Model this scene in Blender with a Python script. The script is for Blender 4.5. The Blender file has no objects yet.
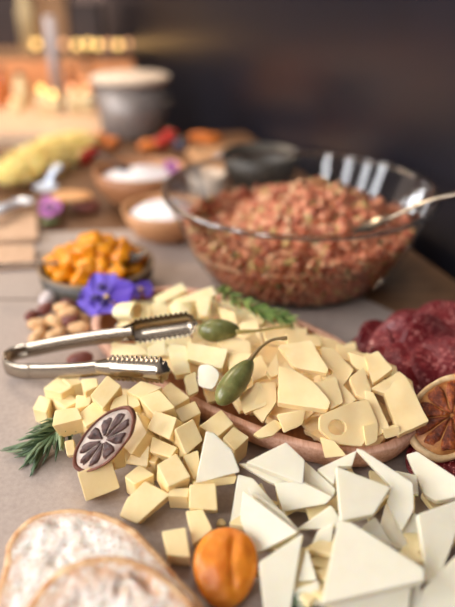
import bpy, bmesh, math, random
import numpy as np
from mathutils import Vector, Matrix, noise
from mathutils.geometry import delaunay_2d_cdt

R = math.radians
T = 0.75                      # table top height
CH = 0.30                     # camera above the table
PITCH = 28.0
FPX = 620.0
col = bpy.context.scene.collection
rng = random.Random(7)

# ------------------------------------------------------------------ mapping
_a = R(90 - PITCH)
_c, _s = math.cos(_a), math.sin(_a)
CAM = Vector((0, 0, T + CH))


def ray(px, py):
    x, y, z = (px - 227.5) / FPX, -(py - 303.5) / FPX, -1.0
    return Vector((x, y * _c - z * _s, y * _s + z * _c))


def P(px, py, h=0.0):
    """point of the table scene seen at that pixel, h metres above the table top"""
    d = ray(px, py)
    t = (h - CH) / d.z
    return CAM + d * t


def PY(px, py, Y):
    d = ray(px, py)
    return CAM + d * (Y / d.y)


# ------------------------------------------------------------------ materials
def lin(c):
    return tuple(((v / 255) / 12.92 if v / 255 <= .04045 else ((v / 255 + .055) / 1.055) ** 2.4) for v in c) + (1,)


class Mat:
    def __init__(s, name):
        s.m = bpy.data.materials.new(name)
        s.m.use_nodes = True
        s.t = s.m.node_tree
        s.b = s.t.nodes['Principled BSDF']

    def n(s, kind, **kw):
        nd = s.t.nodes.new(kind)
        for k, v in kw.items():
            if k.startswith('_'):
                setattr(nd, k[1:], v)
            else:
                nd.inputs[k.replace('__', ' ')].default_value = v
        return nd

    def link(s, a, b):
        s.t.links.new(a, b)

    def coord(s, space='Object'):
        return s.n('ShaderNodeTexCoord').outputs[space]

    def ramp(s, fac, stops, interp='LINEAR'):
        r = s.n('ShaderNodeValToRGB')
        r.color_ramp.interpolation = interp
        el = r.color_ramp.elements
        while len(el) < len(stops):
            el.new(0.5)
        for e, (p, c) in zip(el, stops):
            e.position = p
            e.color = lin(c)
        s.link(fac, r.inputs['Fac'])
        return r.outputs['Color']

    def noise(s, scale, detail=4, rough=.6, vec=None, out='Fac'):
        nd = s.n('ShaderNodeTexNoise', Scale=scale, Detail=detail, Roughness=rough)
        s.link(vec if vec is not None else s.coord(), nd.inputs['Vector'])
        return nd.outputs[out]

    def bump(s, h, strength=.3, dist=.001):
        b = s.n('ShaderNodeBump', Strength=strength, Distance=dist)
        s.link(h, b.inputs['Height'])
        s.link(b.outputs['Normal'], s.b.inputs['Normal'])

    def set(s, **kw):
        for k, v in kw.items():
            s.b.inputs[k.replace('__', ' ')].default_value = v
        return s

    def color(s, sock):
        s.link(sock, s.b.inputs['Base Color'])


def noisy(name, c1, c2, scale=40, rough=.6, bump=.0, bscale=None, bdist=.001, sss=0, sssr=(1, .5, .25), sscale=.004, detail=4, **kw):
    m = Mat(name)
    m.color(m.ramp(m.noise(scale, detail), [(.3, c1), (.7, c2)]))
    m.set(Roughness=rough)
    if bump:
        m.bump(m.noise(bscale or scale, 5), bump, bdist)
    if sss:
        m.set(Subsurface__Weight=sss, Subsurface__Radius=sssr, Subsurface__Scale=sscale)
    m.set(**kw)
    return m.m


def plain(name, c, rough=.5, **kw):
    return noisy(name, tuple(max(0, v - 6) for v in c), tuple(min(255, v + 6) for v in c), 30, rough, **kw)


M = {}
M['cube'] = noisy('yellow_cheese', (238, 210, 150), (247, 224, 172), 60, .42, .12, 700, .0006, .18, (1, .62, .25), .005)
M['slice'] = noisy('holed_cheese', (246, 212, 152), (250, 224, 172), 50, .4, .08, 500, .0006, .25, (1, .62, .25), .005)
M['shred'] = noisy('grated_cheese', (244, 222, 166), (251, 234, 190), 60, .45, .15, 500, .0008, .4, (1, .65, .3), .005)
M['white'] = noisy('white_cheese', (230, 221, 196), (238, 231, 209), 40, .4, .08, 500, .0005, .35, (1, .7, .35), .006)
M['white_shaded'] = noisy('white_cheese_shaded', (232, 208, 152), (240, 220, 172), 40, .45, .08, 500, .0005, .3, (1, .65, .3), .006)  # white cheese made yellower: warm shade of the pile's gaps put into the colour
M['traywood'] = None


def wood(name, c1, c2, scale=(60, 6, 60), rough=.5, rot=0, bump=.1):
    m = Mat(name)
    mp = m.n('ShaderNodeMapping')
    m.link(m.coord(), mp.inputs['Vector'])
    mp.inputs['Scale'].default_value = scale
    mp.inputs['Rotation'].default_value = (0, 0, rot)
    f = m.noise(1.5, 6, .6, mp.outputs['Vector'])
    m.color(m.ramp(f, [(.3, c1), (.72, c2)]))
    m.set(Roughness=rough)
    m.bump(f, bump, .0006)
    return m.m


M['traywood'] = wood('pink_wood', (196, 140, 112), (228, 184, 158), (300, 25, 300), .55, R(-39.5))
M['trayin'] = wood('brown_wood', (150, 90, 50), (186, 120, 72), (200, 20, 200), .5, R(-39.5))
M['tablewood'] = wood('table_wood', (96, 66, 42), (122, 86, 56), (10, 60, 60), .45, R(16))
M['bowlwood'] = wood('bowl_wood', (150, 98, 62), (186, 130, 88), (30, 30, 120), .5)
M['bowlwood2'] = wood('bowl_wood_light', (186, 128, 84), (214, 160, 112), (30, 30, 120), .5)
M['board'] = wood('board_wood', (176, 128, 88), (214, 168, 124), (20, 60, 60), .5)
M['paper'] = noisy('table_paper', (164, 148, 138), (180, 164, 153), 300, .62, .35, 900, .0006, detail=8)
M['crumb'] = None


def steel(name, c=(200, 195, 188), rough=.16):
    m = Mat(name)
    mp = m.n('ShaderNodeMapping')
    m.link(m.coord(), mp.inputs['Vector'])
    mp.inputs['Scale'].default_value = (20, 300, 300)
    f = m.noise(2, 3, .5, mp.outputs['Vector'])
    m.color(m.ramp(f, [(.3, tuple(v - 10 for v in c)), (.7, c)]))
    m.set(Metallic=1.0, Roughness=rough)
    return m.m


M['steel'] = steel('polished_steel', (170, 157, 140), .24)
M['brightsteel'] = noisy('bright_steel', (196, 206, 222), (220, 228, 240), 40, .3, Metallic=.35)
M['potsteel'] = noisy('brushed_steel', (136, 126, 120), (154, 144, 138), 30, .4, Metallic=.3)
M['darksteel'] = steel('dark_steel', (90, 84, 82), .25)

# thin clear glass for the bowl wall, solid glass for its rim
m = Mat('clear_glass')
lw = m.n('ShaderNodeLayerWeight', Blend=.28)
tr = m.n('ShaderNodeBsdfTransparent')
tr.inputs['Color'].default_value = (.97, .955, .94, 1)
gl = m.n('ShaderNodeBsdfGlossy', Roughness=.03)
mx = m.n('ShaderNodeMixShader')
mul = m.n('ShaderNodeMath', _operation='MULTIPLY_ADD')
mul.inputs[1].default_value = .5
mul.inputs[2].default_value = .03
m.link(lw.outputs['Fresnel'], mul.inputs[0])
m.link(mul.outputs[0], mx.inputs['Fac'])
m.link(tr.outputs[0], mx.inputs[1])
m.link(gl.outputs[0], mx.inputs[2])
m.link(mx.outputs[0], m.t.nodes['Material Output'].inputs['Surface'])
M['glass'] = m.m
m = Mat('glass_rim')
m.color(m.ramp(m.noise(20), [(.3, (200, 190, 180)), (.7, (215, 208, 200))]))
m.set(Roughness=.04, Transmission__Weight=1.0, IOR=1.48)
M['rim'] = m.m

# minced meat: colour by piece
m = Mat('minced_meat')
geo = m.n('ShaderNodeNewGeometry')
c = m.ramp(geo.outputs['Random Per Island'], [(0, (166, 88, 60)), (.2, (210, 130, 94)), (.42, (224, 152, 114)), (.62, (194, 108, 72)), (.76, (232, 182, 140)), (.88, (206, 176, 112)), (.95, (96, 96, 52)), (.97, (222, 186, 140))], 'CONSTANT')
mixn = m.n('ShaderNodeMixRGB', _blend_type='MULTIPLY', Fac=.5)
m.link(c, mixn.inputs[1])
m.link(m.ramp(m.noise(250, 4), [(.3, (170, 140, 130)), (.65, (255, 250, 245))]), mixn.inputs[2])
m.color(mixn.outputs[0])
m.set(Roughness=.38, Subsurface__Weight=.15, Subsurface__Radius=(1, .3, .2), Subsurface__Scale=.003)
m.bump(m.noise(500, 4), .4, .001)
M['meat'] = m.m

m = Mat('yellow_shreds')
geo = m.n('ShaderNodeNewGeometry')
m.color(m.ramp(geo.outputs['Random Per Island'], [(0, (238, 206, 108)), (.5, (246, 222, 138)), (1, (250, 234, 172))]))
m.set(Roughness=.5, Subsurface__Weight=.2, Subsurface__Scale=.004)
M['yshred'] = m.m

# salami
m = Mat('salami_meat')
vo = m.n('ShaderNodeTexVoronoi', Scale=230.0)
nz = m.noise(90, 3, .6, None, 'Color')
mixv = m.n('ShaderNodeMixRGB', Fac=.06)
m.link(m.coord(), mixv.inputs[1])
m.link(nz, mixv.inputs[2])
m.link(mixv.outputs[0], vo.inputs['Vector'])
sepc = m.n('ShaderNodeSeparateColor')
m.link(vo.outputs['Color'], sepc.inputs[0])
thr = m.n('ShaderNodeMath', _operation='MULTIPLY_ADD')
m.link(sepc.outputs[0], thr.inputs[0])
thr.inputs[1].default_value = .75
m.link(vo.outputs['Distance'], thr.inputs[2])
c1 = m.ramp(thr.outputs[0], [(.28, (232, 182, 172)), (.5, (204, 116, 108)), (.6, (146, 42, 44)), (.95, (112, 24, 30))])
c2 = m.ramp(m.noise(45, 3), [(.35, (200, 176, 176)), (.6, (255, 255, 255))])
mm = m.n('ShaderNodeMixRGB', _blend_type='MULTIPLY', Fac=.55)
m.link(c1, mm.inputs[1])
m.link(c2, mm.inputs[2])
m.color(mm.outputs[0])
m.set(Roughness=.36, Subsurface__Weight=.12, Subsurface__Radius=(1, .3, .25), Subsurface__Scale=.003)
m.bump(m.noise(400, 4), .3, .0008)
M['salami'] = m.m
M['salamirind'] = noisy('salami_rind', (112, 40, 44), (140, 62, 62), 200, .5)

# bread
m = Mat('bread_crumb')
f = m.noise(130, 6, .65)
ca = m.ramp(f, [(.32, (226, 204, 180)), (.5, (240, 231, 220)), (.7, (247, 243, 238))])
vo = m.n('ShaderNodeTexVoronoi', Scale=230.0)
m.link(m.coord(), vo.inputs['Vector'])
cb = m.ramp(vo.outputs['Distance'], [(.12, (196, 160, 126)), (.36, (255, 255, 255))])
mm = m.n('ShaderNodeMixRGB', _blend_type='MULTIPLY', Fac=.45)
m.link(ca, mm.inputs[1])
m.link(cb, mm.inputs[2])
at = m.n('ShaderNodeAttribute', _attribute_name='toast')
edge = m.n('ShaderNodeMath', _operation='MULTIPLY')
nzr = m.n('ShaderNodeMapRange')
m.link(m.noise(120, 5, .65), nzr.inputs['Value'])
nzr.inputs['From Min'].default_value = .36
nzr.inputs['From Max'].default_value = .58
m.link(at.outputs['Fac'], edge.inputs[0])
m.link(nzr.outputs[0], edge.inputs[1])
mt_ = m.n('ShaderNodeMixRGB')
m.link(edge.outputs[0], mt_.inputs['Fac'])
m.link(mm.outputs[0], mt_.inputs[1])
mt_.inputs[2].default_value = lin((206, 146, 94))
m.color(mt_.outputs[0])
m.set(Roughness=.85, Subsurface__Weight=.2, Subsurface__Scale=.004)
m.bump(m.noise(260, 6, .7), .8, .002)
M['crumb'] = m.m
M['crust'] = noisy('bread_crust', (182, 118, 66), (238, 204, 160), 120, .7, .5, 300, .001)
M['crumbhole'] = noisy('bread_pocket', (206, 158, 108), (222, 182, 138), 200, .85)

M['apricot'] = noisy('dried_apricot', (212, 112, 18), (240, 154, 44), 70, .36, .3, 140, .0012, .5, (1, .45, .12), .009)
M['caper'] = None
m = Mat('caperberry_skin')
mp = m.n('ShaderNodeMapping')
m.link(m.coord(), mp.inputs['Vector'])
f = m.noise(120, 3, .5)
ca = m.ramp(f, [(.3, (106, 106, 56)), (.7, (150, 146, 92))])
vo = m.n('ShaderNodeTexVoronoi', Scale=420.0)
m.link(m.coord(), vo.inputs['Vector'])
cb = m.ramp(vo.outputs['Distance'], [(.12, (255, 250, 225)), (.22, (200, 205, 180))])
mm = m.n('ShaderNodeMixRGB', _blend_type='MULTIPLY', Fac=.6)
m.link(ca, mm.inputs[1])
m.link(cb, mm.inputs[2])
m.color(mm.outputs[0])
m.set(Roughness=.28, Subsurface__Weight=.2, Subsurface__Scale=.004)
M['caper'] = m.m
M['stem'] = noisy('caper_stem', (138, 122, 62), (172, 150, 86), 200, .45)
M['stem2'] = noisy('caper_stem_brown', (112, 92, 56), (150, 118, 72), 200, .45)
M['limerind'] = noisy('dried_rind', (96, 50, 36), (140, 84, 62), 160, .6, .6, 300, .001)
M['limepith'] = noisy('dried_pith', (214, 190, 172), (238, 222, 208), 120, .7, .5, 300, .001)
M['limeflesh'] = noisy('dried_flesh', (34, 18, 17), (116, 80, 70), 300, .45, .8, 400, .001)
M['orrind'] = noisy('orange_rind', (206, 160, 104), (236, 206, 160), 150, .6, .5, 300, .001)
M['orpith'] = noisy('orange_membrane', (150, 84, 36), (206, 146, 84), 150, .5, .4, 300, .001)
m = Mat('orange_flesh')
f = m.noise(170, 6, .7)
m.color(m.ramp(f, [(.3, (58, 18, 8)), (.48, (122, 50, 16)), (.62, (176, 92, 34)), (.75, (222, 160, 100))]))
m.set(Roughness=.3, Subsurface__Weight=.2, Subsurface__Radius=(1, .4, .1), Subsurface__Scale=.004)
m.bump(f, .9, .002)
M['orflesh'] = m.m
M['rosemary'] = noisy('rosemary_leaf', (66, 86, 50), (134, 152, 108), 120, .45)
M['rosemary2'] = noisy('rosemary_leaf_bright', (84, 112, 44), (150, 170, 84), 120, .45)
for nm, a_, b_ in (('rosemary', (52, 76, 46), (150, 166, 126)), ('rosemary2', (82, 112, 44), (156, 176, 92))):
    m = Mat(nm + '_needles')
    geo = m.n('ShaderNodeNewGeometry')
    m.color(m.ramp(geo.outputs['Random Per Island'], [(0, a_), (.6, tuple((x + y) // 2 for x, y in zip(a_, b_))), (1, b_)]))
    m.set(Roughness=.42)
    M[nm] = m.m
M['twig'] = noisy('rosemary_twig', (92, 70, 44), (130, 104, 70), 120, .7)
M['petal'] = noisy('violet_petal', (92, 66, 186), (138, 112, 224), 60, .55, .2, 200, .0006, .2, (.6, .5, 1), .003)
M['petal2'] = noisy('deep_violet_petal', (64, 34, 150), (98, 62, 190), 60, .55, .2, 200, .0006)
M['blotch'] = noisy('petal_blotch', (34, 14, 84), (52, 24, 110), 90, .6)
M['pistil'] = noisy('yellow_eye', (220, 170, 60), (240, 210, 110), 90, .6)
M['pinkpetal'] = noisy('pink_petal', (158, 84, 158), (196, 120, 186), 60, .6)
M['leaf'] = noisy('green_leaf', (88, 110, 64), (124, 142, 92), 60, .55)
M['nut'] = noisy('peanut_kernel', (212, 162, 108), (230, 190, 142), 90, .5, .15, 200, .0006, .15)
M['nutskin'] = noisy('nut_skin', (110, 56, 48), (146, 84, 70), 120, .5, .2, 200, .0006)
M['nutpale'] = noisy('pale_nut', (206, 190, 186), (232, 222, 218), 90, .4, .15, 200, .0006)
M['darkdish'] = noisy('dark_stoneware', (56, 52, 46), (86, 78, 68), 90, .45, .2, 200, .0006)
M['dishrim'] = noisy('stoneware_rim', (120, 96, 70), (156, 128, 96), 120, .5)
M['fruit'] = noisy('glazed_fruit', (224, 130, 6), (248, 172, 30), 60, .14, .3, 120, .0012, .4, (1, .5, .1), .006)
M['cream'] = noisy('white_cream', (226, 218, 218), (244, 240, 240), 60, .5, .3, 120, .001, .2)
M['red'] = noisy('tomato_skin', (178, 26, 18), (214, 50, 34), 40, .25)
M['orangeveg'] = noisy('orange_pepper', (206, 102, 36), (232, 146, 66), 40, .35)
M['darkveg'] = noisy('dark_olive', (40, 40, 62), (72, 66, 92), 40, .3)
M['cracker'] = noisy('crispbread', (188, 148, 116), (218, 184, 152), 140, .75, .6, 260, .001)
M['toast'] = noisy('toast', (206, 146, 92), (226, 172, 116), 80, .7, .4, 260, .001)
M['napkin'] = noisy('beige_cloth', (206, 184, 162), (226, 208, 188), 80, .8)
M['floor'] = noisy('dark_floor', (70, 60, 54), (92, 80, 70), 4, .5)
M['darkwall'] = noisy('dark_panel', (22, 23, 31), (28, 29, 39), 3, .3)
M['backwall'] = noisy('mauve_wall', (120, 108, 108), (136, 122, 122), 3, .7)
M['counter'] = noisy('pale_counter', (206, 170, 138), (220, 188, 158), 8, .4)
M['copper'] = noisy('copper_panel', (198, 128, 78), (222, 156, 104), 6, .5)
M['counterfront'] = noisy('counter_front', (96, 70, 52), (120, 90, 68), 6, .5)
M['amber'] = noisy('amber_jar', (176, 92, 44), (206, 128, 72), 20, .2)
M['palejar'] = noisy('pale_jar', (214, 196, 150), (232, 216, 176), 20, .4)
M['greypost'] = noisy('grey_post', (150, 142, 146), (172, 164, 168), 20, .4)
M['brownbox'] = noisy('brown_box', (150, 118, 88), (176, 142, 108), 20, .6)
M['darkbox'] = noisy('dark_box', (54, 44, 46), (72, 60, 60), 20, .5)


def emissive(name, c, k):
    m = Mat(name)
    m.color(m.ramp(m.noise(5), [(.3, c), (.7, c)]))
    m.set(Emission__Color=lin(c), Emission__Strength=k)
    return m.m


M['bulb'] = emissive('warm_bulb', (255, 206, 124), 2.0)
M['bulb2'] = emissive('soft_bulb', (255, 190, 140), .9)


# ------------------------------------------------------------------ object helpers
def tag(o, label=None, cat=None, group=None, kind=None):
    if label:
        o['label'] = label
    if cat:
        o['category'] = cat
    if group:
        o['group'] = group
    if kind:
        o['kind'] = kind
    return o


def empty(name, loc, label, cat, group=None):
    o = bpy.data.objects.new(name, None)
    o.empty_display_size = .01
    col.objects.link(o)
    o.location = loc
    return tag(o, label, cat, group)


def link(name, bm, mat, parent=None, smooth=True, bevel=0, origin=None, label=None, segs=2):
    """bm holds world coordinates; the object's origin goes to its own base (or to its parent's)"""
    if isinstance(bm, bpy.types.Mesh):
        me = bm
    else:
        bmesh.ops.recalc_face_normals(bm, faces=bm.faces)
        me = bpy.data.meshes.new(name)
        bm.to_mesh(me)
        bm.free()
    me.name = name
    o = bpy.data.objects.new(name, me)
    co = np.empty(len(me.vertices) * 3)
    me.vertices.foreach_get('co', co)
    co = co.reshape(-1, 3)
    base = Vector(((co[:, 0].min() + co[:, 0].max()) / 2, (co[:, 1].min() + co[:, 1].max()) / 2, co[:, 2].min()))
    if origin is not None:
        base = Vector(origin)
    co -= np.array(base)
    me.vertices.foreach_set('co', co.ravel())
    for mt in (mat if isinstance(mat, (list, tuple)) else [mat]):
        me.materials.append(mt)
    if smooth:
        me.polygons.foreach_set('use_smooth', [True] * len(me.polygons))
    me.update()
    col.objects.link(o)
    if parent is not None:
        o.parent = parent
        p = Vector(parent.location)
        q = parent.parent
        while q is not None:
            p += Vector(q.location)
            q = q.parent
        o.location = base - p
    else:
        o.location = base
    if bevel:
        b = o.modifiers.new('bevel', 'BEVEL')
        b.width = bevel
        b.segments = segs
        b.limit_method = 'ANGLE'
        b.angle_limit = R(40)
        w = o.modifiers.new('wn', 'WEIGHTED_NORMAL')
        w.keep_sharp = True
    if label:
        o['label'] = label
    return o


def struct(name, bm, mat, **kw):
    return tag(link(name, bm, mat, smooth=False, **kw), kind='structure')


def box_bm(lo, hi, bm=None, mat=None):
    bm = bm or bmesh.new()
    r = bmesh.ops.create_cube(bm, size=1)
    lo, hi = Vector(lo), Vector(hi)
    for v in r['verts']:
        p = Vector(((v.co.x + .5) * (hi.x - lo.x) + lo.x, (v.co.y + .5) * (hi.y - lo.y) + lo.y, (v.co.z + .5) * (hi.z - lo.z) + lo.z))
        v.co = mat @ p if mat else p
    return bm


def lathe_bm(profile, center, n=48, bm=None):
    """profile: (r, z) list, turned about a vertical axis through center"""
    bm = bm or bmesh.new()
    rings = []
    for r, z in profile:
        if r < 1e-6:
            rings.append([bm.verts.new((center[0], center[1], center[2] + z))])
        else:
            rings.append([bm.verts.new((center[0] + r * math.cos(2 * math.pi * k / n), center[1] + r * math.sin(2 * math.pi * k / n), center[2] + z)) for k in range(n)])
    for a, b in zip(rings, rings[1:]):
        for k in range(n):
            k2 = (k + 1) % n
            vs = ([a[k], a[k2]] if len(a) > 1 else [a[0]]) + ([b[k2], b[k]] if len(b) > 1 else [b[0]])
            if len(vs) > 2:
                bm.faces.new(vs)
    return bm


def spline(pts, n):
    """Catmull-Rom through pts"""
    pts = [Vector(p) for p in pts]
    q = [pts[0] * 2 - pts[1]] + pts + [pts[-1] * 2 - pts[-2]]
    out = []
    seg = len(pts) - 1
    for i in range(n + 1):
        u = i / n * seg
        k = min(int(u), seg - 1)
        t = u - k
        a, b, c, d = q[k:k + 4]
        out.append(.5 * ((2 * b) + (c - a) * t + (2 * a - 5 * b + 4 * c - d) * t * t + (3 * b - a - 3 * c + d) * t ** 3))
    return out


def tube_bm(path, radii, n=10, bm=None, flat=1.0, up=Vector((0, 0, 1))):
    bm = bm or bmesh.new()
    rings = []
    for i, p in enumerate(path):
        t = (path[min(i + 1, len(path) - 1)] - path[max(i - 1, 0)]).normalized()
        s = t.cross(up)
        if s.length < 1e-6:
            s = t.cross(Vector((1, 0, 0)))
        s.normalize()
        u = s.cross(t).normalized()
        r = radii[i] if isinstance(radii, (list, tuple)) else radii
        rings.append([bm.verts.new(p + s * (r * math.cos(2 * math.pi * k / n)) + u * (r * flat * math.sin(2 * math.pi * k / n))) for k in range(n)])
    for a, b in zip(rings, rings[1:]):
        for k in range(n):
            bm.faces.new((a[k], a[(k + 1) % n], b[(k + 1) % n], b[k]))
    bm.faces.new(rings[0][::-1])
    bm.faces.new(rings[-1])
    return bm


def plane_fit(pts):
    c = sum(pts, Vector()) / len(pts)
    n = Vector()
    for i, p in enumerate(pts):
        q = pts[(i + 1) % len(pts)]
        n += (p - c).cross(q - c)
    n.normalize()
    if n.dot(CAM - c) < 0:
        n = -n
    return c, n


def frame(n, ref=None):
    ex = (ref or Vector((1, 0, 0)))
    ex = (ex - n * ex.dot(n)).normalized()
    return ex, n.cross(ex)


def rounded(poly, rad):
    """cut the corners of a 2D polygon a little"""
    out = []
    m = len(poly)
    for i in range(m):
        p, a, b = Vector(poly[i]), Vector(poly[i - 1]), Vector(poly[(i + 1) % m])
        da, db = (a - p), (b - p)
        r = min(rad, da.length * .4, db.length * .4)
        pa, pb = p + da.normalized() * r, p + db.normalized() * r
        for t in (0, .5, 1):
            out.append(tuple((1 - t) ** 2 * pa + 2 * t * (1 - t) * p + t * t * pb))
    return out


def slab_mesh(poly2, depth, o, ex, ey, n, holes=(), bend=0.0, bdir=0.0, jag=0.0, grid=.004, taper=1.0, wav=0.0):
    """slab under the polygon: its outer face on the plane, its body below it"""
    if jag:
        q = []
        for i, p in enumerate(poly2):
            a, b = Vector(p), Vector(poly2[(i + 1) % len(poly2)])
            k = max(1, int((b - a).length / .004))
            for j in range(k):
                w = a.lerp(b, j / k)
                q.append((w.x + rng.uniform(-jag, jag), w.y + rng.uniform(-jag, jag)))
        poly2 = q
    bm = bmesh.new()
    cd, sd = math.cos(bdir), math.sin(bdir)

    def lift(x, y):
        u = x * cd + y * sd
        z = -bend * u * u
        if wav:
            z += wav * noise.noise(Vector((x * 60, y * 60, o.x * 90)))
        return z
    if not holes and not bend and not wav:
        top = [bm.verts.new(o + ex * x + ey * y) for x, y in poly2]
        bot = [bm.verts.new(o + ex * x * taper + ey * y * taper - n * depth) for x, y in poly2]
        bm.faces.new(top)
        bm.faces.new(bot[::-1])
        for i in range(len(top)):
            j = (i + 1) % len(top)
            bm.faces.new((top[j], top[i], bot[i], bot[j]))
        return bm
    vs = [Vector(p) for p in poly2]
    m0 = len(vs)
    loops = [list(range(m0))]
    for hx, hy, hr in holes:
        k = 14
        st = len(vs)
        vs += [Vector((hx + hr * math.cos(2 * math.pi * i / k), hy + hr * .85 * math.sin(2 * math.pi * i / k))) for i in range(k)]
        loops.append(list(range(st, st + k)))
    edges = [(l[i], l[(i + 1) % len(l)]) for l in loops for i in range(len(l))]
    xs, ys = [p[0] for p in poly2], [p[1] for p in poly2]
    x = min(xs)
    while x < max(xs):
        y = min(ys)
        while y < max(ys):
            vs.append(Vector((x + grid * .3 * rng.random(), y)))
            y += grid
        x += grid
    res = delaunay_2d_cdt(vs, edges, [], 3 if False else 0, 1e-7)
    v2, faces = res[0], res[2]
    outer = [Vector(p) for p in poly2]

    def inside(p, lp):
        c = False
        for i in range(len(lp)):
            a, b = lp[i], lp[i - 1]
            if (a.y > p.y) != (b.y > p.y) and p.x < (b.x - a.x) * (p.y - a.y) / (b.y - a.y) + a.x:
                c = not c
        return c
    hl = [[vs[i] for i in l] for l in loops[1:]]
    keep = []
    for f in faces:
        ce = sum((v2[i] for i in f), Vector((0, 0))) / len(f)
        if inside(ce, outer) and not any(inside(ce, h) for h in hl):
            keep.append(f)
    used = sorted({i for f in keep for i in f})
    top = {i: bm.verts.new(o + ex * v2[i].x + ey * v2[i].y + n * lift(*v2[i])) for i in used}
    bot = {i: bm.verts.new(o + ex * v2[i].x + ey * v2[i].y + n * (lift(*v2[i]) - depth)) for i in used}
    cnt = {}
    for f in keep:
        bm.faces.new([top[i] for i in f])
        bm.faces.new([bot[i] for i in reversed(f)])
        for i in range(len(f)):
            a, b = f[i], f[(i + 1) % len(f)]
            cnt[(a, b)] = 1
    for (a, b) in cnt:
        if (b, a) not in cnt:
            bm.faces.new((top[b], top[a], bot[a], bot[b]))
    return bm


def prism(name, pix, depth, mat, label, cat, group=None, rad=.0012, bevel=.0008, holes=(), h=None, **kw):
    """cut piece of cheese: pix = corners of its upper face (pixel x, y, height in mm)"""
    pts = [P(a[0], a[1], (a[2] if len(a) > 2 else h) / 1000) for a in pix]
    c, n = plane_fit(pts)
    ex, ey = frame(n)
    pl = []
    for a in pix:
        d = ray(a[0], a[1])
        t = (c - CAM).dot(n) / d.dot(n)
        w = CAM + d * t - c
        pl.append((w.dot(ex), w.dot(ey)))
    hs = []
    for hx, hy, hr in holes:
        d = ray(hx, hy)
        t = (c - CAM).dot(n) / d.dot(n)
        w = CAM + d * t - c
        hs.append((w.dot(ex), w.dot(ey), hr * t / FPX))
    area = sum(pl[i - 1][0] * pl[i][1] - pl[i][0] * pl[i - 1][1] for i in range(len(pl)))
    if area < 0:
        pl.reverse()
    bm = slab_mesh(rounded(pl, rad), depth, c, ex, ey, n, hs, **kw)
    low = min(v.co.z for v in bm.verts)
    if low < T + .0004:                       # nothing sinks into the table
        for v in bm.verts:
            v.co.z = max(v.co.z, T + .0004 + (v.co.z - low) * .15)
    return tag(link(name, bm, mat, bevel=bevel), label, cat, group)


def oval(pl, pr, pt, pb):
    """centre and half-axes of a disc seen with those left, right, top and bottom points (px, py, mm)"""
    l, r, t, b = (P(a[0], a[1], a[2] / 1000) for a in (pl, pr, pt, pb))
    c = (l + r + t + b) / 4
    return c, (r - l) / 2, (t - b) / 2


def blob_mesh(center, axes, sub=3, amp=.0, freq=1.0, seed=0):
    bm = bmesh.new()
    bmesh.ops.create_icosphere(bm, subdivisions=sub, radius=1)
    off = Vector((seed * 3.7, seed * 1.3, seed * 2.1))
    for v in bm.verts:
        d = v.co.copy()
        k = 1 + amp * noise.noise(d * freq + off)
        v.co = Vector(center) + (axes[0] * d.x + axes[1] * d.y + axes[2] * d.z) * k
    return bm


def rot_axes(sx, sy, sz, yaw=0, tilt=0, roll=0):
    m = Matrix.Rotation(yaw, 3, 'Z') @ Matrix.Rotation(tilt, 3, 'X') @ Matrix.Rotation(roll, 3, 'Y')
    return (m @ Vector((sx, 0, 0)), m @ Vector((0, sy, 0)), m @ Vector((0, 0, sz)))


# ------------------------------------------------------------------ the setting
EDGE_A = P(455, 278)            # a point on the table's long right edge
ED = Vector((-.2828, .9592, 0))     # direction of that edge
EN = Vector((.9592, .2828, 0))      # outwards, to the wall


def along(s, o, z=0):
    """s metres along the right edge, o metres towards the wall"""
    p = EDGE_A + ED * s + EN * o
    return Vector((p.x, p.y, T + z))


def quad_prism(pts, z0, z1):
    bm = bmesh.new()
    b = [bm.verts.new((p[0], p[1], z0)) for p in pts]
    t = [bm.verts.new((p[0], p[1], z1)) for p in pts]
    bm.faces.new(b[::-1])
    bm.faces.new(t)
    k = len(pts)
    for i in range(k):
        bm.faces.new((b[i], b[(i + 1) % k], t[(i + 1) % k], t[i]))
    return bm


struct('floor', quad_prism([(-4, -2), (3, -2), (3, 6), (-4, 6)], -.05, 0), M['floor'])
w = [along(-2.2, .02), along(-2.2, .12), along(3.35, .12), along(3.35, .02)]
struct('wall_right', quad_prism(w, 0, 2.6), M['darkwall'])
struct('wall_back', quad_prism([(-4, 4.2), (1.5, 4.2), (1.5, 4.3), (-4, 4.3)], 0, 2.6), M['backwall'])

tb = empty('buffet_table', (along(0, -.5).x, along(0, -.5).y, 0), 'long brown wooden buffet table carrying all the food along the dark wall', 'table')
TW = .95
link('tabletop', quad_prism([along(-1.2, 0), along(.77, 0), along(.77, -TW), along(-1.2, -TW)], T - .035, T - .0015), M['tablewood'], tb, bevel=.003, smooth=False)
for s, o in ((-1.1, -.06), (.7, -.06), (-1.1, -TW + .06), (.7, -TW + .06)):
    p = along(s, o)
    link('leg', quad_prism([(p.x - .03, p.y - .03), (p.x + .03, p.y - .03), (p.x + .03, p.y + .03), (p.x - .03, p.y + .03)], 0, T - .036), M['tablewood'], tb, smooth=False)


def sheet(pts, z, label):
    tag(link('paper_sheet', quad_prism(pts, T + z - .0009, T + z), M['paper'], smooth=False), label, 'paper')


s1 = P(0, 300).y
sheet([(-.55, -.3), (.30, -.3), (.235, .46), (.14, .58), (-.06, s1), (-.55, s1 - .001)], 0.0, 'grey-brown paper sheet lying under the cheese and bread at the near end of the table')
sheet([(-.7, s1 + .0035), (-.06, s1 + .0035), (.10, .62), (.09, .74), (-.08, .78), (-.7, .72)], -.0002, 'grey-brown paper sheet lying under the fruit dish and the bowls farther back')

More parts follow.
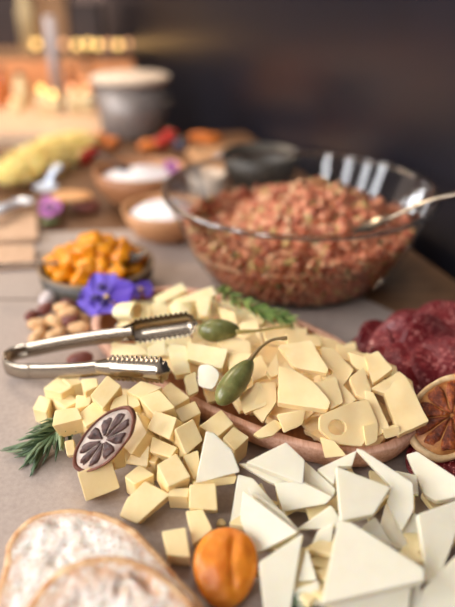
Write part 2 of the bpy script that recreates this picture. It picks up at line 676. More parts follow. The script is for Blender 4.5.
# ------------------------------------------------------------------ far background
cb = empty('back_counter', (-.75, 1.72, 0), 'pale lit counter standing behind the end of the buffet table', 'counter')
link('countertop', box_bm((-1.6, 1.38, T - .05), (-.25, 1.74, T - .01)), M['counter'], cb, smooth=False, bevel=.003)
link('front_panel', box_bm((-1.58, 1.41, 0), (-.27, 1.73, T - .05)), M['counterfront'], cb, smooth=False)
link('backsplash', box_bm((-1.6, 1.742, T - .05), (-.25, 1.77, T + .098)), M['copper'], cb, smooth=False)
fc = empty('far_sideboard', (-1.0, 3.3, 0), 'dark sideboard against the far wall with a row of lights on it', 'sideboard')
link('carcass', box_bm((-2.6, 3.1, 0), (-.70, 3.6, T - .06)), M['darkbox'], fc, smooth=False)
link('top', box_bm((-2.62, 3.08, T - .06), (-.69, 3.62, T - .03)), M['brownbox'], fc, smooth=False)

bulbs = [(36, 44, 0), (50, 45, 0), (64, 44, 1), (77, 45, 0), (88, 44, 0), (98, 45, 0), (108, 44, 1), (118, 45, 0), (128, 44, 1), (137, 46, 1), (146, 44, 0), (154, 46, 0)]
for i, (px, py, k) in enumerate(bulbs):
    c = PY(px, py, 3.12)
    o = empty('light_bulb', (c.x, c.y, T - .03), 'small round warm light in the row on the far sideboard', 'light', 'row of warm lights on the far sideboard')
    link('bulb', blob_mesh(c, rot_axes(.016, .016, .016), 2), M['bulb2'] if k else M['bulb'], o)
    link('holder', lathe_bm([(0, 0), (.012, 0), (.008, max(.002, c.z - (T - .03) - .012)), (0, max(.002, c.z - (T - .03) - .012))], (c.x, c.y, T - .03), 12), M['darkbox'], o)
cd_l = ['small candle glowing on the pale counter, left one of the touching pair', 'small candle glowing on the pale counter, right one of the touching pair',
        'small candle glowing at the far left of the pale counter', 'candle glowing on the pale counter between the pair and the steel pot', 'candle glowing on the pale counter right beside the steel pot']
for (px, py, k), lb in zip([(41, 89, 0), (53, 94, 0), (13, 101, 1), (72, 88, 1), (86, 89, 1)], cd_l):
    c = PY(px, py, 1.6)
    o = empty('candle', (c.x, c.y, T - .01), lb, 'candle', 'candles on the pale counter')
    hh = c.z - (T - .01)
    link('flame', blob_mesh(c, rot_axes(.0075, .0075, .009), 2), M['bulb'] if not k else M['bulb2'], o)
    link('wax', lathe_bm([(0, 0), (.016, 0), (.016, hh - .012), (0, hh - .009)], (c.x, c.y, T - .01), 16), M['palejar'], o)


def jar(px, base_py, Y, top_py, rad, mat, label, cat='jar', name='jar', neck=.5, group=None):
    b = PY(px, base_py, Y)
    b.z += .001
    t = PY(px, top_py, Y)
    hgt = t.z - b.z
    o = empty(name, b, label, cat, group)
    link('body', lathe_bm([(0, 0), (rad, 0), (rad, hgt * .62), (rad * neck, hgt * .8), (rad * neck, hgt * .92), (0, hgt * .92)], b, 20), mat, o)
    link('cap', lathe_bm([(0, hgt * .92), (rad * neck * 1.1, hgt * .92), (rad * neck * 1.1, hgt), (0, hgt)], b, 20), M['darkbox'], o)


YB = 1.68


def row_at(Y, z):
    """pixel row of height z above the table at distance Y"""
    d = Vector((0, Y, z - CH))
    yc = d.y * _c + d.z * _s
    zc = -d.y * _s + d.z * _c
    return 303.5 - FPX * yc / -zc


for px, tp, rad, mt, lb in ((5, 66, .022, 'amber', 'squat amber jar at the far left of the pale counter'), (24, 72, .02, 'palejar', 'pale jar second from the left on the pale counter'),
                            (74, 70, .016, 'amber', 'amber jar behind the glowing candles on the pale counter'), (90, 64, .02, 'copper', 'copper coloured jar on the pale counter just left of the steel pot')):
    jar(px, row_at(YB, -.01), YB, tp, rad, M[mt], lb, group='jars on the pale counter')
# the tall things in the dim upper left corner
fr = row_at(3.2, -.03)
jar(31, fr, 3.25, -14, .04, M['palejar'], 'pale cream bottle standing tall on the far sideboard', 'bottle', 'bottle', .6)
b0 = PY(60, row_at(1.66, -.009), 1.66)
b0.z = T - .009
t0 = PY(60, 16, 1.66)
o = empty('metal_stand', b0, 'grey metal stand rising from the pale counter', 'stand')
link('foot', lathe_bm([(0, 0), (.035, 0), (.03, .006), (0, .008)], b0, 20), M['greypost'], o)
link('post', lathe_bm([(0, .008), (.014, .008), (.014, t0.z - b0.z), (0, t0.z - b0.z)], b0, 20), M['greypost'], o)
for px, w_, tp, mt, lb in ((58, .075, -8, 'brownbox', 'brown box on the far sideboard, above the row of lights'), (90, .075, 2, 'darkbox', 'dark box on the far sideboard beside the brown box'), (8, .13, -10, 'darkbox', 'dark box at the left end of the far sideboard')):
    b = PY(px, fr, 3.4)
    b.z = T - .029
    t = PY(px, tp, 3.4)
    o = empty('storage_box', b, lb, 'box', 'boxes on the far sideboard')
    link('carton', box_bm((b.x - w_, 3.34, b.z), (b.x + w_, 3.5, t.z - .02)), M[mt], o, smooth=False, bevel=.004)
    link('lid', box_bm((b.x - w_ - .004, 3.336, t.z - .02), (b.x + w_ + .004, 3.504, t.z)), M[mt], o, smooth=False, bevel=.004)

# steel pot
pc = P(130, 133)
pc.x, pc.y = -.198, 1.33
pt_ = empty('steel_pot', pc, 'brushed steel pot with a pale cream rim at the far end of the table', 'pot')
PH = .118
link('body', lathe_bm([(0, 0), (.060, 0), (.066, .006), (.0765, PH - .012), (.0745, PH - .012), (.064, .010), (0, .010)], pc, 40), M['potsteel'], pt_)
link('lid', lathe_bm([(0, PH - .004), (.074, PH - .004), (.079, PH - .010), (.0805, PH - .012), (.0805, PH - .002), (.076, PH + .001), (0, PH + .003)], pc, 40), M['napkin'], pt_)
for sx in (1, -1):
    hp = [pc + Vector((sx * .072 * math.cos(a), -.03 - 0 * a, .07 + .02 * math.sin(a))) for a in (0,)]
    ring = [pc + Vector((sx * .070 + sx * .016 * math.sin(a), -.012 + .024 * a / math.pi - .0, .066)) for a in [math.pi * k / 8 for k in range(9)]]
    link('handle', tube_bm(ring, .0035, 8), M['steel'], pt_)

# ------------------------------------------------------------------ the glass bowl of minced meat
BC = Vector((.0758, .638, T))
BH, BR = .100, .1425


def bowl_r(z):
    u = max(0.0, min(1.0, z / BH))
    return .086 + (BR - .086) * (u ** .62)


gb = empty('glass_bowl', BC, 'large clear glass bowl filled with minced meat', 'bowl')
prof = [(0, .0005), (.082, .0005)] + [(bowl_r(z) , z) for z in [.002, .006, .012, .02, .03, .04, .05, .06, .07, .08, .09, BH]]
link('bowl_wall', lathe_bm(prof, BC, 96), M['glass'], gb, origin=BC)
rp = [(BR + .0032 * math.cos(a), BH + .0026 * math.sin(a)) for a in [2 * math.pi * k / 12 for k in range(13)]]
link('rim', lathe_bm(rp, BC, 96), M['rim'], gb, origin=BC)
link('base_ring', lathe_bm([(.078 + .0026 * math.cos(a), .0022 + .0018 * math.sin(a)) for a in [2 * math.pi * k / 8 for k in range(9)]], BC, 64), M['rim'], gb, origin=BC)


def meat_z(x, y):
    r = math.hypot(x, y) / .125
    z = .057 + .031 * max(0.0, 1 - (((x - .022) / .088) ** 2 + ((y - .02) / .092) ** 2)) ** .8
    z -= .018 * max(0, -x / .12) ** 2
    z += .011 * noise.noise(Vector((x * 48, y * 48, 3))) + .006 * noise.noise(Vector((x * 110, y * 110, 7)))
    return z


def lumps_mesh(name, items, seed, sub=1, amp=.5):
    """many small deformed lumps in one mesh"""
    r = np.random.default_rng(seed)
    bm = bmesh.new()
    bmesh.ops.create_icosphere(bm, subdivisions=sub, radius=1)
    bm.verts.ensure_lookup_table()
    tv = np.array([v.co[:] for v in bm.verts])
    tf = np.array([[v.index for v in f.verts] for f in bm.faces])
    bm.free()
    V, Fc = [], []
    for k, (c, sx, sy, sz) in enumerate(items):
        q = r.normal(size=4)
        q /= np.linalg.norm(q)
        w_, x, y, z = q
        rot = np.array([[1 - 2 * (y * y + z * z), 2 * (x * y - z * w_), 2 * (x * z + y * w_)], [2 * (x * y + z * w_), 1 - 2 * (x * x + z * z), 2 * (y * z - x * w_)], [2 * (x * z - y * w_), 2 * (y * z + x * w_), 1 - 2 * (x * x + y * y)]])
        v = tv * (1 + amp * (r.random((len(tv), 1)) - .5)) * np.array([sx, sy, sz])
        V.append(v @ rot.T + np.array(c))
        Fc.append(tf + len(tv) * k)
    V = np.concatenate(V)
    Fc = np.concatenate(Fc)
    me = bpy.data.meshes.new(name)
    me.from_pydata(V.tolist(), [], Fc.tolist())
    return me


items = []
r2 = random.Random(3)
core = bmesh.new()
NR, NA = 18, 56
grid = []
for i in range(NR + 1):
    rowv = []
    for k in range(NA):
        a = 2 * math.pi * k / NA
        rr = (bowl_r(.05) - .006) * i / NR
        x, y = rr * math.cos(a), rr * math.sin(a)
        rowv.append(core.verts.new(BC + Vector((x, y, meat_z(x, y) - .005))))
    grid.append(rowv)
for z in (.045, .03, .018, .010, .007):
    grid.append([core.verts.new(BC + Vector(((bowl_r(z) - .010) * math.cos(2 * math.pi * k / NA), (bowl_r(z) - .010) * math.sin(2 * math.pi * k / NA), z))) for k in range(NA)])
for a, b in zip(grid, grid[1:]):
    for k in range(NA):
        core.faces.new((a[k], a[(k + 1) % NA], b[(k + 1) % NA], b[k]))
bmesh.ops.remove_doubles(core, verts=core.verts, dist=1e-6)
for k in range(2200):                       # surface pieces
    rr, a = .108 * math.sqrt(r2.random()), r2.uniform(0, 2 * math.pi)
    x, y = rr * math.cos(a), rr * math.sin(a)
    s = r2.uniform(.0026, .0066)
    items.append(((BC.x + x, BC.y + y, T + meat_z(x, y) - .003 + r2.uniform(-.002, .003)), s * r2.uniform(.8, 1.6), s, s * .8))
for k in range(2600):                       # pieces seen through the glass
    z, a = r2.uniform(.004, .066), r2.uniform(0, 2 * math.pi)
    s = r2.uniform(.0026, .0056)
    z = max(z, .0048 + s * 1.65)
    rr = bowl_r(z) - .0016 - 2.1 * s
    items.append(((BC.x + rr * math.cos(a), BC.y + rr * math.sin(a), T + z), s * 1.2, s, s * .8))
me = lumps_mesh('minced_meat', items, 5, 1, .6)
cm = bpy.data.meshes.new('core')
core.to_mesh(cm)
core.free()
bmj = bmesh.new()
bmj.from_mesh(me)
bmj.from_mesh(cm)
tag(link('minced_meat', bmj, M['meat']), 'seasoned minced meat heaped in the large glass bowl', 'minced meat', None, 'stuff')


def spoon(name, tip, neck, end, width, mat, label, deep=.25, group=None, hw=.0035, up=Vector((0, 0, 1)), cat='spoon'):
    """tip -> neck is the bowl of the spoon, neck -> end its handle"""
    base = Vector((neck.x, neck.y, min(tip.z, neck.z, end.z)))
    o = empty(name, base, label, cat, group)
    bm = bmesh.new()
    t = (neck - tip)
    L = t.length
    t.normalize()
    s = t.cross(up).normalized()
    u = s.cross(t).normalized()
    N, K = 12, 10
    for side in (0, 1):
        rows = []
        for i in range(N + 1):
            a = i / N
            w2 = width * math.sin(math.pi * min(1, max(0.02, a * .94 + .02))) ** .6
            row = []
            for k in range(K + 1):
                b = k / K * 2 - 1
                dz = -deep * width * (1 - b * b) * math.sin(math.pi * a) - side * .0009
                row.append(bm.verts.new(tip + t * (L * a) + s * (w2 * b) + u * dz))
            rows.append(row)
        for a, b in zip(rows, rows[1:]):
            for k in range(K):
                bm.faces.new((a[k], a[k + 1], b[k + 1], b[k]))
    link('spoon_bowl', bm, mat, o)
    path = spline([neck - t * .004, neck, neck.lerp(end, .5) + u * .004, end], 16)
    link('handle', tube_bm(path, [hw * (.8 + .5 * i / 16) for i in range(17)], 10, None, .45, up), mat, o)
    return o


spoon('serving_spoon', P(352, 232, .078), P(392, 217, .098), P(475, 190, .135), .017, M['steel'], 'steel serving spoon stuck in the minced meat with its handle over the bowl rim', hw=.0048)

# ------------------------------------------------------------------ small dark dish of glazed fruit, and its spoon
DC = Vector((-.139, .600, T))
dd = empty('stoneware_dish', DC, 'small round dark stoneware dish heaped with orange fruit', 'dish')
link('dish_body', lathe_bm([(0, .0002), (.046, .0002), (.054, .004), (.0585, .014), (.0600, .0285), (.0570, .0285), (.0555, .016), (.050, .008), (0, .007)], DC, 56), M['darkdish'], dd, origin=DC)
link('rim', lathe_bm([(.0586 + .0024 * math.cos(a), .0295 + .0018 * math.sin(a)) for a in [2 * math.pi * k / 8 for k in range(9)]], DC, 56), M['dishrim'], dd, origin=DC)
r3 = random.Random(12)
spots = []
for ringr, nn, z in ((.043, 14, .028), (.030, 10, .038), (.014, 6, .045), (.0, 1, .050)):
    for k in range(nn):
        a = 2 * math.pi * (k + r3.random() * .5) / nn
        spots.append((ringr * math.cos(a), ringr * math.sin(a), z + r3.uniform(-.003, .003)))
fproto = [None] * 4
for i, (x, y, z) in enumerate(spots):
    k = i % 4
    if fproto[k] is None:
        bmf = blob_mesh((0, 0, 0), rot_axes(.0112, .0096, .0092), 3, .4, 1.5, k)
        o = link('glazed_fruit', bmf, M['fruit'])
        fproto[k] = o
    else:
        o = fproto[k].copy()
        col.objects.link(o)
    o.location = DC + Vector((x, y, z - .008))
    o.rotation_euler = (0, 0, r3.uniform(0, 6.28))
    tag(o, 'glossy orange glazed fruit chunk heaped in the small dark dish', 'fruit', 'glazed fruit in the dark dish')
spoon('dessert_spoon', P(146, 251, .043), P(112, 266, .040), P(-12, 266, .034), .010, M['darksteel'], 'dark metal spoon resting on the near rim of the orange fruit dish', hw=.0024)

# ------------------------------------------------------------------ wooden bowls with white cream


def wood_bowl(c, rr, hh, mat, label, name='wooden_bowl'):
    o = empty(name, c, label, 'bowl')
    link('bowl_body', lathe_bm([(0, .0003), (rr * .5, .0003), (rr * .74, hh * .2), (rr * .92, hh * .6), (rr, hh), (rr * .95, hh), (rr * .86, hh * .6), (rr * .66, hh * .3), (0, hh * .16)], c, 48), mat, o)
    return o


def cream(c, rr, hh, z0, label, seed):
    bm = bmesh.new()
    rings = [[bm.verts.new((c.x, c.y, c.z + z0 + hh))]]
    for i in range(1, 11):
        f = i / 10
        rings.append([bm.verts.new((c.x + rr * f * math.cos(a), c.y + rr * f * math.sin(a), c.z + z0 + hh * (1 - f * f) + .006 * (1 - f) * noise.noise(Vector((f * 5, a, seed))))) for a in [2 * math.pi * k / 32 for k in range(32)]])
    rings.append([bm.verts.new((c.x + rr * .8 * math.cos(a), c.y + rr * .8 * math.sin(a), c.z + z0 - .010)) for a in [2 * math.pi * k / 32 for k in range(32)]])
    for a, b in zip(rings, rings[1:]):
        for k in range(32):
            if len(a) == 1:
                bm.faces.new((a[0], b[k], b[(k + 1) % 32]))
            else:
                bm.faces.new((a[k], a[(k + 1) % 32], b[(k + 1) % 32], b[k]))
    bm.faces.new(rings[-1])
    tag(link('white_cream', bm, M['cream']), label, 'cream', None, 'stuff')


WA = Vector((-.126, .885, T))
wood_bowl(WA, .069, .052, M['bowlwood'], 'brown wooden bowl of white cream with a dark spoon, behind the fruit dish')
cream(WA, .0595, .012, .038, 'white cream filling the brown wooden bowl with the dark spoon', 1)
spoon('dark_spoon', WA + Vector((-.012, -.010, .050)), WA + Vector((-.034, .004, .056)), WA + Vector((-.066, .020, .066)), .009, M['darkbox'], 'short dark spoon stuck in the cream of the brown wooden bowl', hw=.003)
WB = Vector((-.078, .752, T))
wood_bowl(WB, .056, .040, M['bowlwood2'], 'light wooden bowl heaped with white cream between the fruit dish and the glass bowl')
cream(WB, .048, .016, .030, 'white cream heaped in the light wooden bowl beside the glass bowl', 2)
WD = Vector((.050, .935, T))
wood_bowl(WD, .060, .062, M['darkdish'], 'dark brown bowl standing behind the glass bowl')
# beige cup and board behind
bc = P(201, 180, .0)
o = empty('beige_cup', Vector((-.030, .865, T)), 'pale beige cup seen through the left side of the glass bowl', 'cup')
link('cup_body', lathe_bm([(0, .0003), (.020, .0003), (.024, .01), (.027, .05), (.0255, .05), (.022, .01), (0, .006)], o.location, 28), M['napkin'], o)
cbp = P(205, 158)
o = empty('cutting_board', cbp, 'light wooden board lying along the dark wall behind the bowls', 'board')
bd = [along(.43, -.03), along(.43, -.17), along(.60, -.17), along(.60, -.03)]
link('plank', quad_prism(bd, T + .0003, T + .016), M['board'], o, smooth=False, bevel=.004)
link('batten', quad_prism([along(.425, -.025), along(.425, -.175), along(.43, -.175), along(.43, -.025)], T + .0003, T + .017), M['bowlwood'], o, smooth=False)
spoon('serving_spoon', P(214, 158, .02), P(228, 155, .022), P(262, 151, .03), .012, M['brightsteel'], 'silver spoon lying on the light wooden board behind the glass bowl')

# ------------------------------------------------------------------ far food, left side
ya, yb = P(4, 193), P(84, 146)
items = []
for k in range(1500):
    u, v = r2.random(), r2.gauss(0, .42)
    if abs(v) > 1:
        continue
    d = (yb - ya)
    nn = Vector((-d.y, d.x, 0)).normalized()
    wd = .062 * math.sin(math.pi * (u * .84 + .1)) ** .5
    p = ya + d * u + nn * (wd * v)
    z = (.006 + .024 * math.sin(math.pi * (u * .84 + .1)) * (1 - v * v)) * r2.random() ** .4
    items.append(((p.x, p.y, T + z + .013), r2.uniform(.006, .014), .0022, .0018))
me = lumps_mesh('grated_egg', items, 9, 1, .3)
tag(link('grated_topping', me, M['yshred']), 'heap of yellow grated topping at the far left of the table', 'grated topping', None, 'stuff')
spoon('serving_spoon', P(42, 191, .028), P(48, 182, .03), P(60, 166, .05), .018, M['brightsteel'], 'silver spoon leaning in the yellow heap', deep=.15, hw=.008)
spoon('serving_spoon', P(28, 198, .022), P(16, 204, .022), P(-14, 219, .02), .016, M['brightsteel'], 'silver spoon lying in front of the yellow heap at the left edge', deep=.15, hw=.009)


def chunk(px, py, h, rx, ry, rz, mat, name, label, cat, seed, group=None, yaw=0, amp=.25):
    c = P(px, py, h)
    return tag(link(name, blob_mesh(c, rot_axes(rx, ry, rz, yaw), 3, amp, 1.4, seed), mat), label, cat, group)


def tomato(px, py, h, r, label, mat='red', cat='tomato', name='cherry_tomato'):
    c = P(px, py, h)
    c.z = max(c.z, T + r * .9)
    o = empty(name, Vector((c.x, c.y, c.z - r * .9)), label, cat, 'tomatoes and peppers near the steel pot')
    link('fruit', blob_mesh(c, rot_axes(r, r, r * .9), 3, .08, 1.2, px), M[mat], o)
    link('calyx', lathe_bm([(0, r * .9), (r * .35, r * .86), (r * .2, r * .98), (0, r * 1.0)], c, 8), M['leaf'], o)


tomato(84, 157, .014, .014, 'red cherry tomato at the right end of the yellow heap')
tomato(92, 151, .012, .012, 'red cherry tomato behind the wooden bowl, beside the orange pieces')
tomato(160, 143, .014, .014, 'red cherry tomato in front of the steel pot base')
tomato(170, 136, .02, .015, 'upper red cherry tomato at the right foot of the steel pot')
tomato(181, 145, .013, .014, 'dark purple tomato between the red and orange ones right of the pot', 'darkveg')
for i, (px, py, yaw, lb) in enumerate([(100, 138, .3, 'orange pepper piece left of the steel pot base'), (112, 143, 1.2, 'orange pepper piece just in front of the steel pot'), (148, 146, .2, 'orange pepper piece left of the red tomato in front of the pot'),
                                       (200, 137, .1, 'long orange pepper piece lying right of the steel pot'), (212, 140, .5, 'orange pepper piece farthest to the right beside the dark wall')]):
    chunk(px, py, .012, .024 if i > 2 else .02, .012, .011, M['orangeveg'], 'pepper_piece', lb, 'pepper', i, 'tomatoes and peppers near the steel pot', yaw)
# toast round and dark plum under it
chunk(58, 203, .008, .012, .012, .009, M['red'], 'cherry_tomato', 'dark red tomato under the tan toast round', 'tomato', 5)
chunk(86, 206, .008, .022, .012, .009, M['nutskin'], 'dried_plum', 'dark plum lying under the right end of the tan toast round', 'plum', 6)
tc = P(72, 196, .022)
tag(link('toast_round', blob_mesh(tc, rot_axes(.030, .022, .005, -.1), 3, .1, 1.5, 4), M['toast']), 'oval tan toast round lying between the yellow heap and the fruit dish', 'toast')


def flower(cpx, scale, h, petals, mats, label, tilt_top=10, leaf=None):
    """petals: (angle deg, length, width, material) in the plane of the flower"""
    c = P(cpx[0], cpx[1], h / 1000)
    rx = P(cpx[0] + scale, cpx[1], h / 1000) - c
    uy = P(cpx[0], cpx[1] - scale, (h + tilt_top) / 1000) - c
    n = rx.cross(uy).normalized()
    o = empty('pansy', Vector((c.x, c.y, T)), label, 'flower')
    for j, (ang, ln, wd, mt) in enumerate(petals):
        bm = bmesh.new()
        a = R(ang)
        d = rx * math.cos(a) + uy * math.sin(a)
        s = rx * -math.sin(a) + uy * math.cos(a)
        N, K = 14, 12
        rows = []
        for i in range(N + 1):
            f = i / N
            w2 = wd * (math.sin(math.pi * min(1, f * .86 + .05)) ** .55) * min(1, f * 3 + .12)
            if f > .93:
                w2 *= 1 - (f - .93) * 6
            row = []
            for k in range(K + 1):
                b = k / K * 2 - 1
                ff = f * (1 - .16 * b * b * f)
                wave = .0016 * math.sin(b * 6 + j * 2 + f * 3) * f + .003 * f * f * (1 if j % 2 else .3) + j * .0004
                row.append(bm.verts.new(c + d * (ln * ff) + s * (w2 * b) + n * wave))
            rows.append(row)
        for p, q in zip(rows, rows[1:]):
            for k in range(K):
                bm.faces.new((p[k], p[k + 1], q[k + 1], q[k]))
        po = link('petal', bm, mats[mt], o)
        if mt == 0 and j in (2, 3, 4):
            bq = c + d * (ln * .36) + n * (.003 + j * .0004)
            link('blotch', blob_mesh(bq, (d.normalized() * .0052, s.normalized() * .0036, n * .0012), 2, .3, 2, j), M['blotch'], po)
    link('eye', blob_mesh(c + n * .003, (rx.normalized() * .0026, uy.normalized() * .0022, n * .0016), 2), M['pistil'], o)
    if leaf:
        lm = bmesh.new()
        q = blob_mesh(P(*leaf), rot_axes(.014, .008, .003, .4), 2, .2, 1.5, 2)
        lm.free()
        link('leaf', q, M['leaf'], o)
    return o


flower((107, 298), 1.12, 31, [(75, 23, 17, 0), (22, 27, 12, 1), (190, 27, 14, 0), (245, 17, 13, 0), (120, 24, 13, 0)], [M['petal'], M['petal2']], 'violet pansy with dark blotches beside the nuts', 0.62)
flower((141, 291), 1.0, 26, [(10, 13, 8, 1), (200, 12, 7, 1), (80, 9, 6, 1)], [M['petal'], M['petal2']], 'small deep violet blossom at the right of the large pansy', 0.4)
flower((50, 208), 1.0, 18, [(60, 12, 8, 0), (130, 12, 8, 0), (200, 12, 8, 0), (280, 11, 8, 0), (350, 12, 8, 0)], [M['pinkpetal'], M['pinkpetal']], 'pink purple blossom with a green leaf left of the fruit dish', .4, (51, 221, .008))
flower((25, 165), 1.0, 8, [(60, 7, 5, 0), (150, 7, 5, 0), (240, 7, 5, 0), (330, 7, 5, 0)], [M['pinkpetal'], M['pinkpetal']], 'faint lilac blossom at the left end behind the yellow heap', .4)
flower((172, 168), 1.0, 56, [(60, 7, 5, 0), (150, 9, 5, 0), (240, 7, 5, 0), (330, 7, 5, 0)], [M['pinkpetal'], M['pinkpetal']], 'lilac blossom lying on the cream in the brown wooden bowl', .4)

# crispbread
for pts, lb in (([(-12, 216), (36, 214), (38, 237), (-12, 240)], 'rectangular tan crispbread farther from us at the left edge'), ([(-12, 245), (34, 244), (35, 262), (-12, 264)], 'rectangular tan crispbread nearer to us at the left edge')):
    prism('crispbread', [(a, b, 9) for a, b in pts], .007, M['cracker'], lb, 'crispbread', 'crispbreads at the left edge', rad=.003)

# ------------------------------------------------------------------ nuts


def nut(px, py, h, yaw, kind, label, s=1.0):
    c = P(px, py, h / 1000)
    mt = {'p': 'nut', 's': 'nutskin', 'w': 'nutpale'}[kind]
    bm = bmesh.new()
    bmesh.ops.create_icosphere(bm, subdivisions=3, radius=1)
    ax = rot_axes(.0105 * s, .0068 * s, .0064 * s, yaw, rng.uniform(-.3, .3), rng.uniform(-.3, .3))
    for v in bm.verts:
        d = v.co.copy()
        k = 1 - .17 * math.exp(-(d.x * 3.2) ** 2) if kind == 'p' else 1
        bend_ = .18 * d.x * d.x
        v.co = c + ax[0] * d.x + ax[1] * (d.y * k + bend_) + ax[2] * d.z * k
    low = min(v.co.z for v in bm.verts)
    if low < T + .0003:
        for v in bm.verts:
            v.co.z += T + .0003 - low
    tag(link('nut', bm, M[mt]), label, 'nut', 'nuts piled beside the pansy')


for px, py, h, yaw, k, s, lb in [
        (38, 336, 7, 1.2, 'p', 1.0, 'plump tan nut at the front left of the nut pile'), (56, 335, 8, .6, 'p', 1.0, 'tan nut at the front middle, right above the tong arm'),
        (78, 328, 10, -.1, 'p', 1.1, 'long tan nut at the front right of the nut pile'), (38, 324, 12, .2, 'p', .95, 'tan nut second row left, above the front left nut'),
        (54, 321, 15, -.6, 'p', 1.0, 'tan nut in the middle of the pile, second row'), (68, 314, 17, .2, 'p', 1.05, 'tan nut on top of the pile toward the pansy'),
        (80, 318, 10, -.5, 'p', 1.0, 'tan nut touching the lower pansy petal'), (62, 308, 17, -.2, 'p', .9, 'tan nut at the back of the pile below the pale nut'),
        (32, 316, 7, 1.4, 's', .9, 'dark brown skinned nut at the left edge of the pile'), (69, 321, 15, .1, 's', .9, 'brown skinned nut in the middle of the pile'),
        (45, 309, 9, .9, 's', .9, 'brown skinned nut behind the tan ones on the left'), (49, 298, 12, 1.3, 'w', 1.15, 'pale greyish nut at the back of the pile'),
        (68, 296, 11, .3, 'w', .95, 'pale pinkish nut at the back right, under the fruit dish'), (58, 299, 7, .2, 's', .9, 'brown skinned nut between the two pale nuts'),
        (70, 303, 10, .2, 's', .9, 'brown skinned nut behind the top of the pile'), (80, 360, 8, .3, 's', 1.1, 'dark brown nut between the two arms of the tongs'), (46, 327, 5, .3, 'p', .9, 'tan nut low in the pile, mostly hidden')]:
    nut(px, py, h, yaw, k, lb, s)

# ------------------------------------------------------------------ wooden tray (boat)
U = Vector((.772, -.636, 0))
Nn = Vector((.636, .772, 0))
TC = U * -.268 + Nn * .345 + Vector((0, 0, T))
HA, HB, TH = .155, .077, .022


def tray_ring(f, z, ex=2.6):
    out = []
    for k in range(72):
        a = 2 * math.pi * k / 72
        ca, sa = math.cos(a), math.sin(a)
        ex = 1.75 if ca > 0 and sa > 0 else 2.6
        x = (HA - f) * math.copysign(abs(ca) ** (2 / ex), ca)
        y = (HB - f) * math.copysign(abs(sa) ** (2 / ex), sa)
        out.append(TC + U * x + Nn * y + Vector((0, 0, z)))
    return out


def loft(rings, cap0=True, cap1=True):
    bm = bmesh.new()
    rv = [[bm.verts.new(p) for p in r] for r in rings]
    n = len(rv[0])
    for a, b in zip(rv, rv[1:]):
        for k in range(n):
            bm.faces.new((a[k], a[(k + 1) % n], b[(k + 1) % n], b[k]))
    if cap0:
        bm.faces.new(rv[0][::-1])
    if cap1:
        bm.faces.new(rv[-1])
    return bm


tr_ = empty('wooden_tray', TC, 'long pinkish wooden tray heaped with holed cheese slices', 'tray')
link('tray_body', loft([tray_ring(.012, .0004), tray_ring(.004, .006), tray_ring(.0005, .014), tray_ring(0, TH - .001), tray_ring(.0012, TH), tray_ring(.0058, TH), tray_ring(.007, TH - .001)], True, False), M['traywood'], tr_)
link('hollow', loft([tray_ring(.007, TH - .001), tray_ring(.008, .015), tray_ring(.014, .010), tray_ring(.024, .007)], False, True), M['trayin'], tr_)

# ------------------------------------------------------------------ yellow cheese cubes


def A_(pts):
    return [(x / 4.55 + 25, y / 4.55 + 355) for x, y in pts]


def B_(pts):
    return [(x / 4.55 + 110, y / 4.55 + 370) for x, y in pts]


def C_(pts):
    return [(x / 4.136 + 150, y / 4.136 + 380) for x, y in pts]


def D_(pts):
    return [(x / 3.79 + 70, y / 3.79 + 440) for x, y in pts]


def E_(pts):
    return [(x / 4.15 + 140, y / 4.15 + 470) for x, y in pts]


def hts(pts, hs):
    return [(p[0], p[1], h) for p, h in zip(pts, hs)]


